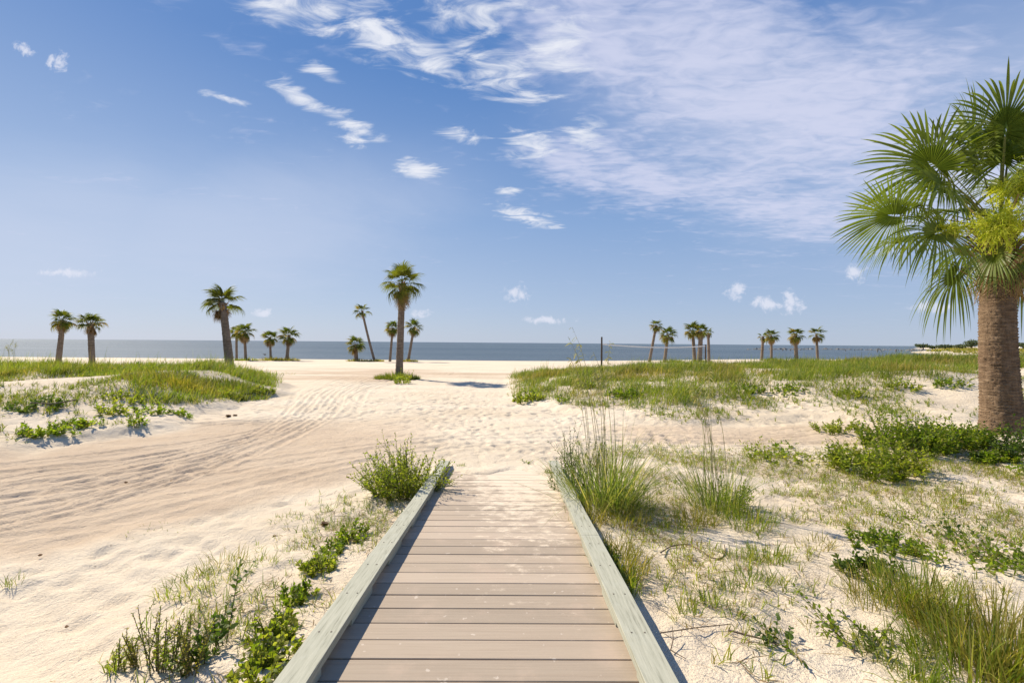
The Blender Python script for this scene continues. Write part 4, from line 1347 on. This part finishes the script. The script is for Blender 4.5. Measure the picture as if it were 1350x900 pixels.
# ------------------------------------------------------------------ small dead things
def stick(pix, rad, label, name='dry_runner', cat='runner', lift=.012, mat='twig'):
    pts = []
    for p in pix:
        x, y = gp(*p); pts.append((x, y, Hs(x, y) + lift + rng.uniform(0, .012)))
    pts = np.array(pts); q = np.linspace(0, len(pts) - 1, 40)
    out = np.stack([np.interp(q, np.arange(len(pts)), pts[:, k]) for k in range(3)], -1)
    for _ in range(3):
        out[1:-1] = (out[:-2] + out[1:-1] * 2 + out[2:]) / 4
    c = out[0].copy()
    a = Acc(); a.tube(out - c, np.linspace(rad, rad * .7, 40), 6)
    o = a.obj(name, M[mat], smooth=True); o.location = c
    return tag(o, label, cat)


stick([(871, 732), (885, 722), (905, 720), (922, 727), (938, 738), (950, 741), (957, 732), (955, 722)], .005, 'curling bare brown runner lying on the sand right of the rail')
stick([(960, 835), (985, 842), (1010, 851), (1026, 857)], .005, 'straight bare runner half buried beside the sprig of round leaves')
stick([(870, 839), (920, 833), (965, 828)], .003, 'thin faint root lying on the bare sand by the rail')
stick([(100, 536), (70, 541), (40, 540)], .014, 'dead grey branch lying on the brush of the left dune', 'dead_branch', 'branch', .12)
a = Acc()
x, y = gp(884, 862); z = Hs(x, y)
a.tube([(0, 0, .012), (.03, .05, .03), (.05, .12, .05)], [.003, .0025, .0015], 5)
a.tube([(.03, .05, .03), (.09, .07, .04)], [.002, .001], 5); a.tube([(.03, .05, .03), (-.02, .10, .04)], [.002, .001], 5)
a.tube([(0, 0, .012), (.05, -.06, .012)], [.003, .0015], 5)
o = a.obj('dead_twig', M['twig']); o.location = (x, y, z)
tag(o, 'small forked dead twig on the sand in the shade of the right rail', 'twig')


def dry_leaf(px, py, s, label):
    x, y = gp(px, py); z = Hs(x, y)
    a = Acc(); n = 9
    for k in range(3):
        t = np.linspace(-.5, .5, n); ang = k * 1.1 + rng.random()
        C = np.stack([np.cos(ang) * t * s, np.sin(ang) * t * s, .008 + s * .4 * t ** 2 + .08 * s * k], -1)
        a.strips(C[None], (s * .35 * np.sqrt(np.clip(1 - (2 * t) ** 2, .02, 1)))[None], unit(np.array([[-math.sin(ang), math.cos(ang), .4]])))
    o = a.obj('dry_leaf', M['rust_leaf']); o.location = (x, y, z)
    tag(o, label, 'dry leaf', 'withered leaves on the sand')


dry_leaf(428, 693, .075, 'curled tan leaf on the sand near the left creepers')
dry_leaf(363, 709, .045, 'small brown leaf on white sand left of the curled tan one')
dry_leaf(301, 549, .12, 'dark brown leaf on the far edge of the left track')
dry_leaf(310, 548.5, .10, 'second dark leaf touching the one on the far edge of the left track')
dry_leaf(166, 637, .04, 'tiny dark leaf in the middle of the left track')
dry_leaf(226, 635, .035, 'tiny reddish leaf right of the dark one on the left track')
dry_leaf(53, 734, .028, 'tiny dark scrap on white sand at the far left')
dry_leaf(88, 828, .02, 'tiny dark scrap on rippled sand at the bottom left')


# ------------------------------------------------------------------ volleyball net
def net():
    d1, d2 = 28.0, 36.0
    r1 = ray(793, 489); p1 = np.array([r1[0] * d1, d1]); r2 = ray(930, 480); p2 = np.array([r2[0] * d2, d2])
    z1, z2 = Hs(*p1), Hs(*p2)
    t = thing('volleyball_net', (p1[0], p1[1], z1), 'volleyball net with sagging white top tape strung between two dark posts on the beach', 'volleyball net')
    b = np.array([p2[0] - p1[0], p2[1] - p1[1], z2 - z1])
    ztop1 = CAM_Z + ray(793, 444)[2] * d1 - z1
    zt1 = CAM_Z + ray(793, 453.5)[2] * d1 - z1
    zt2 = CAM_Z + ray(930, 456)[2] * d2 - z1
    a = Acc(); a.tube([(0, 0, -.3), (0, 0, ztop1)], [.062, .05], 10); a.obj('post', M['post'], t)
    a = Acc(); a.tube([(b[0], b[1], b[2] - .3), (b[0], b[1], zt2 + .12)], [.06, .05], 10); a.obj('post', M['post'], t)
    q = np.linspace(0, 1, 30)
    top = np.stack([b[0] * q, b[1] * q, zt1 + (zt2 - zt1) * q - .20 * 4 * q * (1 - q) * .8], -1)
    S = np.array([[0, 0, 1.0]])
    a = Acc(); a.strips(top[None], np.full((1, 30), .035), S); a.strips((top + np.array([.004, -.004, 0]))[None], np.full((1, 30), .034), S)
    a.obj('top_tape', M['tape'], t)
    a = Acc(); low = top - np.array([0, 0, .85])
    a.tube(low, np.full(30, .006), 5)
    for zz in np.linspace(.12, .75, 6):
        a.tube(top - np.array([0, 0, zz]), np.full(30, .0022), 4)
    for k in np.linspace(0, 29, 90):
        i = min(int(k), 28); f = k - i
        p = top[i] * (1 - f) + top[i + 1] * f
        a.tube([p, p - np.array([0, 0, .85])], [.0022, .0022], 4)
    a.obj('netting', M['net'], t)


net()


# ------------------------------------------------------------------ far right: breakwater, spit trees, building, bird
def blob(acc, c, r, seed, n=1, sq=.6):
    rr = np.random.default_rng(seed)
    th = np.linspace(0, 2 * math.pi, 8, endpoint=False); ph = np.linspace(-.3, math.pi / 2, 4)
    V = []
    for p in ph:
        for t in th:
            k = r * rr.uniform(.75, 1.15)
            V.append((c[0] + k * math.cos(p) * math.cos(t), c[1] + k * math.cos(p) * math.sin(t), c[2] + k * sq * math.sin(p)))
    F = [(i * 8 + k, i * 8 + (k + 1) % 8, (i + 1) * 8 + (k + 1) % 8, (i + 1) * 8 + k) for i in range(3) for k in range(8)]
    acc.quads(V, F)


for i in range(70):
    px = 985 + 250 * (i + rng.random()) / 70; d = ray(px, 460); D = 190 + 35 * math.sin(3 * (px - 985) / 250) + rng.normal(0, 3)
    a = Acc()
    blob(a, (0, 0, -.12), rng.uniform(.5, 1.35), i, sq=.7)
    o = a.obj('rock', M['rock']); o.location = (d[0] * D, D, -.5)
    tag(o, 'grey rock in the long low breakwater line off the right shore', 'rock', 'rocks of the offshore breakwater')
for i in range(22):
    px = 1012 + 215 * rng.random(); D = rng.uniform(140, 215)
    d = ray(px, 460); a = Acc(); hh = rng.uniform(.25, .9)
    a.tube([(0, 0, -1.2), (0, 0, hh * .5), (rng.normal(0, .03), 0, hh)], [.22, .2, .17], 8)
    o = a.obj('piling', M['rock']); o.location = (d[0] * D, D, -.5)
    tag(o, 'short grey piling standing in the sea in front of the rock line', 'piling', 'pilings of the old pier')


def far_tree(px, D, w, h, label, seed):
    d = ray(px, 458); x = d[0] * D; z = Hs(x, D)
    z = max(z, -.4)
    t = thing('spreading_tree', (x, D, z), label, 'tree', 'low trees on the far spit')
    a = Acc(); a.tube([(0, 0, -.5), (.1, 0, h * .3), (0, 0, h * .6)], [.35, .25, .15], 8)
    for k in range(4):
        an = k * 1.6; a.tube([(0, 0, h * .3), (math.cos(an) * w * .25, math.sin(an) * w * .25, h * .6)], [.18, .08], 6)
    a.obj('trunk', M['twig'], t)
    n = 900; c = Acc(); rr = np.random.default_rng(seed)
    cl = unit(rr.normal(0, 1, (14, 3))) * rr.random((14, 1)) ** .4 * np.array([w * .42, w * .3, h * .28]) + np.array([0, 0, h * .62])
    p = cl[rr.integers(0, 14, n)] + rr.normal(0, 1, (n, 3)) * np.array([w * .11, w * .11, h * .09])
    dv = unit(rr.normal(0, 1, (n, 3))); kk = np.linspace(-.5, .5, 3)[None, :, None]
    c.strips(p[:, None, :] + dv[:, None, :] * kk * .7, np.array([[.1, .22, .1]]).repeat(n, 0), unit(rr.normal(0, 1, (n, 3))))
    c.obj('crown', M['tree'], t)


far_tree(1217, 260, 7.0, 3.4, 'leftmost low tree of the far spit, rounded and standing alone', 1)
far_tree(1229, 265, 3.0, 2.2, 'smallest low tree of the far spit, between two wider ones', 2)
far_tree(1246, 262, 9.5, 3.0, 'wide flat low tree of the far spit, third from the left', 3)
far_tree(1281, 240, 8.5, 4.6, 'tallest bushy tree of the far spit, just left of the large palm trunk', 4)
far_tree(1268, 250, 6.0, 2.6, 'low tree of the far spit tucked left of the tallest one', 6)
far_tree(1349, 230, 4.5, 3.6, 'dark tree of the far spit showing just right of the large palm trunk', 5)

def spit(x, y):
    return (HH(x, y) > -.1) * ss(85, 110, y) * np.clip(3 * (fbm(x * .06, y * .06, 3) - .22), 0, 1)


c = scatter(spit, 70, 420, 85, 330, 26000)
q = len(c); base = np.stack([c[:, 0], c[:, 1], HH(c[:, 0], c[:, 1]) - .05], -1)
a = Acc(); g_blades(a, base, rng.uniform(0, 6.28, q), np.abs(rng.normal(.3, .3, q)), rng.uniform(.3, .9, q), rng.uniform(.25, .7, q), np.abs(rng.normal(.2, .2, q)), k=3)
tag(a.obj('scrub', M['grass_olive']), 'low olive scrub covering the far sand spit', 'scrub', None, 'stuff')

D = 330.0; d = ray(1362, 456); x = d[0] * D
t = thing('white_building', (x, D, .2), 'long low white building on the far shore at the right edge', 'building')
a = Acc(); a.box(-14, 14, -5, 5, -1, 3.2); a.obj('wall', M['wallwhite'], t)
a = Acc(); a.quads([(-15, -6, 3.2), (15, -6, 3.2), (15, 6, 3.2), (-15, 6, 3.2), (-13, 0, 4.6), (13, 0, 4.6)], [(0, 1, 5, 4), (2, 3, 4, 5), (1, 2, 5, 1), (3, 0, 4, 3), (3, 2, 1, 0)])
a.obj('roof', M['roofgrey'], t)
for k in range(6):
    a = Acc(); a.box(-12 + k * 4.4, -10.4 + k * 4.4, -5.04, -4.99, 1, 2.3); a.obj('window', M['glass'], t)

a = Acc(); D = 50.0; d = ray(349, 467.5)
for (c, w) in (((0, 0, 0), 1),):
    a.tube([(-.16, 0, -.03), (-.08, 0, 0), (.04, 0, .02), (.11, 0, .05), (.17, 0, .05), (.22, 0, .04)], [.015, .055, .06, .035, .03, .006], 8)
    for s in (-1, 1):
        C = np.array([[(0, 0, .03), (-.01, s * .16, .13), (-.06, s * .33, .12), (-.10, s * .42, .09)]], float)
        a.strips(C, np.array([[.06, .06, .04, .008]]), np.array([[1.0, 0, .1]]))
o = a.obj('bird', M['bird']); o.location = (d[0] * D, D, CAM_Z + d[2] * D); o.rotation_euler = (0, 0, R(160))
tag(o, 'tiny dark bird flying low over the water left of the small slim palm', 'bird')

# ------------------------------------------------------------------ camera
cd = bpy.data.cameras.new('Camera'); cam = bpy.data.objects.new('Camera', cd); COL.objects.link(cam)
cd.sensor_width = 36; cd.lens = 36 * FPX / W0; cd.clip_start = .05; cd.clip_end = 30000
mw = Matrix(((_r[0], _u[0], -_f[0], 0), (_r[1], _u[1], -_f[1], 0), (_r[2], _u[2], -_f[2], CAM_Z), (0, 0, 0, 1)))
cam.matrix_world = mw
SC.camera = cam

# ------------------------------------------------------------------ sun
sd = bpy.data.lights.new('sun', 'SUN'); sd.energy = 3.7; sd.angle = R(.53); sd.color = (1, .90, .75)
so = bpy.data.objects.new('sun', sd); COL.objects.link(so)
sv = Vector((math.sin(SUN_AZ) * math.cos(SUN_EL), math.cos(SUN_AZ) * math.cos(SUN_EL), math.sin(SUN_EL)))
so.rotation_euler = sv.to_track_quat('Z', 'Y').to_euler()
so.location = (0, 0, 30)

# ------------------------------------------------------------------ sky with clouds
wd = bpy.data.worlds.new('World'); SC.world = wd; wd.use_nodes = True
nt = wd.node_tree; nt.nodes.clear()
out = nt.nodes.new('ShaderNodeOutputWorld'); bg = nt.nodes.new('ShaderNodeBackground')
sky = N(nt, 'ShaderNodeTexSky', sky_type='NISHITA'); sky.sun_disc = False
sky.sun_elevation = SUN_EL; sky.sun_rotation = SUN_AZ % (2 * math.pi)
sky.altitude = 0; sky.air_density = 1.0; sky.dust_density = .4; sky.ozone_density = 2.5
tc = N(nt, 'ShaderNodeTexCoord'); dirv = tc.outputs['Generated']
sep = N(nt, 'ShaderNodeSeparateXYZ'); L(nt, dirv, sep.inputs[0]); X_, Y_, Z_ = sep.outputs
# overhead cloud-layer coordinates
zz = math_(nt, 'ADD', math_(nt, 'MAXIMUM', Z_, 0.0), .09)
cu = N(nt, 'ShaderNodeCombineXYZ'); L(nt, math_(nt, 'DIVIDE', X_, zz), cu.inputs[0]); L(nt, math_(nt, 'DIVIDE', Y_, zz), cu.inputs[1])
lay = cu.outputs[0]
# bearings ahead of the boardwalk: tangent of azimuth and of height
yy = math_(nt, 'MAXIMUM', Y_, .05)
ce = N(nt, 'ShaderNodeCombineXYZ'); L(nt, math_(nt, 'DIVIDE', X_, yy), ce.inputs[0]); L(nt, math_(nt, 'DIVIDE', Z_, yy), ce.inputs[1])
ahead = mrange(nt, Y_, .02, .12)


def patch(px, py, rx, ry, rot=0.0, soft=1.0):
    """soft elliptical region of sky: 1 at its centre, 0 at its rim"""
    d = ray(px, py)
    mp = N(nt, 'ShaderNodeMapping', vector_type='TEXTURE')
    mp.inputs['Location'].default_value = (d[0], d[2], 0); mp.inputs['Rotation'].default_value = (0, 0, R(rot))
    mp.inputs['Scale'].default_value = (rx / FPX, ry / FPX, 1); L(nt, ce.outputs[0], mp.inputs[0])
    ln = N(nt, 'ShaderNodeVectorMath', operation='LENGTH'); L(nt, mp.outputs[0], ln.inputs[0])
    return mrange(nt, ln.outputs['Value'], 1.0, 1.0 - soft if soft < 1 else 0.0, 0, 1)


def union(ps):
    v = ps[0]
    for p in ps[1:]:
        v = math_(nt, 'MAXIMUM', v, p)
    return v


mpl = N(nt, 'ShaderNodeMapping'); mpl.inputs['Rotation'].default_value = (0, 0, R(38)); mpl.inputs['Scale'].default_value = (1.0, 1.9, 1); L(nt, lay, mpl.inputs[0])
mpp = N(nt, 'ShaderNodeMapping'); mpp.inputs['Rotation'].default_value = (0, 0, R(35)); mpp.inputs['Scale'].default_value = (.75, 1.5, 1); L(nt, lay, mpp.inputs[0])
n_puff = noise(nt, mpp.outputs[0], 8.0, 8, .60, .9)
n_sheet = noise(nt, mpl.outputs[0], 2.2, 8, .60, .7)
mpr = N(nt, 'ShaderNodeMapping'); mpr.inputs['Rotation'].default_value = (0, 0, R(30)); mpr.inputs['Scale'].default_value = (1.6, 3.4, 1); L(nt, lay, mpr.inputs[0])
n_rip = noise(nt, mpr.outputs[0], 6.5, 4, .5, .8)
n_small = noise(nt, ce.outputs[0], 42, 7, .65, .4)

# bright broken puffs
puffs = union([patch(395, 5, 150, 55, -18), patch(490, 40, 95, 60, -30), patch(560, 75, 150, 48, -28), patch(660, 95, 150, 70, -20), patch(640, 15, 190, 85, -20), patch(730, 60, 90, 90, -30), patch(360, 8, 90, 40, -15),
               patch(420, 92, 75, 20, -24), patch(395, 128, 95, 26, -28), patch(455, 160, 95, 24, -28), patch(465, 182, 45, 18, -20),
               patch(610, 180, 60, 20, -8), patch(690, 285, 85, 20, -16), patch(550, 222, 55, 22, -5), patch(295, 130, 60, 10, -14),
               patch(700, 190, 60, 45, -10), patch(775, 180, 60, 40, -30), patch(672, 252, 30, 10, 0)])
def cloud(n, mask, k, lo, hi):
    return mrange(nt, math_(nt, 'ADD', math_(nt, 'MULTIPLY', math_(nt, 'SUBTRACT', n, .5), k), mask), lo, hi)


a_puff = math_(nt, 'MULTIPLY', cloud(n_puff, puffs, 3.2, .30, 1.45), .97)
tiny = union([patch(30, 65, 26, 16, -10), patch(75, 82, 28, 26, -20), patch(682, 387, 30, 24, 0), patch(972, 384, 34, 20, -20), patch(1012, 400, 50, 20, -10),
              patch(1045, 398, 30, 28, 0), patch(1128, 360, 34, 24, 0), patch(1235, 405, 55, 18, 0), patch(555, 413, 30, 12, 0), patch(345, 412, 30, 12, 0), patch(720, 422, 60, 10, 0), patch(90, 360, 70, 12, 0)])
a_tiny = math_(nt, 'MULTIPLY', cloud(n_small, tiny, 3.0, .36, 1.2), .8)
sheet = union([patch(1080, 150, 540, 270, -14), patch(800, 40, 330, 190, -30), patch(760, 220, 130, 70, -20), patch(930, 60, 460, 230, -20), patch(1250, 220, 450, 190, -8), patch(1010, 262, 360, 90, -13), patch(840, 230, 190, 75, -18)])
shn = math_(nt, 'ADD', math_(nt, 'MULTIPLY', n_sheet, .62), math_(nt, 'MULTIPLY', n_rip, .38))
a_sheet = math_(nt, 'MULTIPLY', cloud(shn, sheet, 2.9, .14, 1.25), .86)
veil = union([patch(0, 330, 640, 230, 10), patch(300, 300, 520, 170, 10), patch(1350, 150, 620, 360, 0), patch(1000, 150, 480, 260, -15)])
a_veil = math_(nt, 'MULTIPLY', cloud(noise(nt, lay, .8, 5, .6, .4), veil, 1.0, .1, 1.1), .46)
a_back = math_(nt, 'MULTIPLY', mrange(nt, n_sheet, .5, .75, 0, .5), math_(nt, 'SUBTRACT', 1.0, ahead))

a_tiny = math_(nt, 'MULTIPLY', a_tiny, mrange(nt, tiny, .02, .25)); a_puff = math_(nt, 'MULTIPLY', a_puff, mrange(nt, puffs, .02, .3))

# clear-sky colour: the Nishita sky, calmed towards the even blue of a hazy seaside morning
grad = ramp(nt, Z_, [(0.0, (3.7, 4.35, 5.5)), (.08, (3.05, 3.95, 5.6)), (.25, (1.95, 3.1, 5.3)), (.50, (.8, 1.9, 4.4)), (1.0, (.5, 1.4, 4.0))])
lf = mrange(nt, X_, .35, -.75)
grad = mixc(nt, math_(nt, 'MULTIPLY', lf, mrange(nt, Z_, .0, .55, .45, 0)), grad, (4.7, 5.2, 6.3))
base = mixc(nt, .9, sky.outputs[0], grad)
c = mixc(nt, math_(nt, 'MULTIPLY', a_veil, ahead), base, (4.9, 5.4, 6.7))
c = mixc(nt, math_(nt, 'MULTIPLY', a_sheet, ahead), c, (5.2, 5.45, 6.9))
c = mixc(nt, math_(nt, 'MULTIPLY', a_puff, ahead), c, (6.6, 6.8, 7.4))
c = mixc(nt, math_(nt, 'MULTIPLY', a_tiny, ahead), c, (6.2, 6.4, 7.3))
c = mixc(nt, a_back, c, (5.5, 5.8, 6.8))
L(nt, c, bg.inputs[0]); bg.inputs[1].default_value = .067
L(nt, bg.outputs[0], out.inputs[0])

# ------------------------------------------------------------------ output settings
vs = SC.view_settings
SC.display_settings.display_device = 'sRGB'
vs.view_transform = 'Standard'; vs.look = 'None'; vs.exposure = .92; vs.gamma = 1.0; vs.use_curve_mapping = False
SC.render.engine = 'CYCLES'
SC.cycles.use_denoising = True
SC.cycles.max_bounces = 6; SC.cycles.diffuse_bounces = 3; SC.cycles.glossy_bounces = 2; SC.cycles.transmission_bounces = 3
SC.render.resolution_x = 1024; SC.render.resolution_y = 682
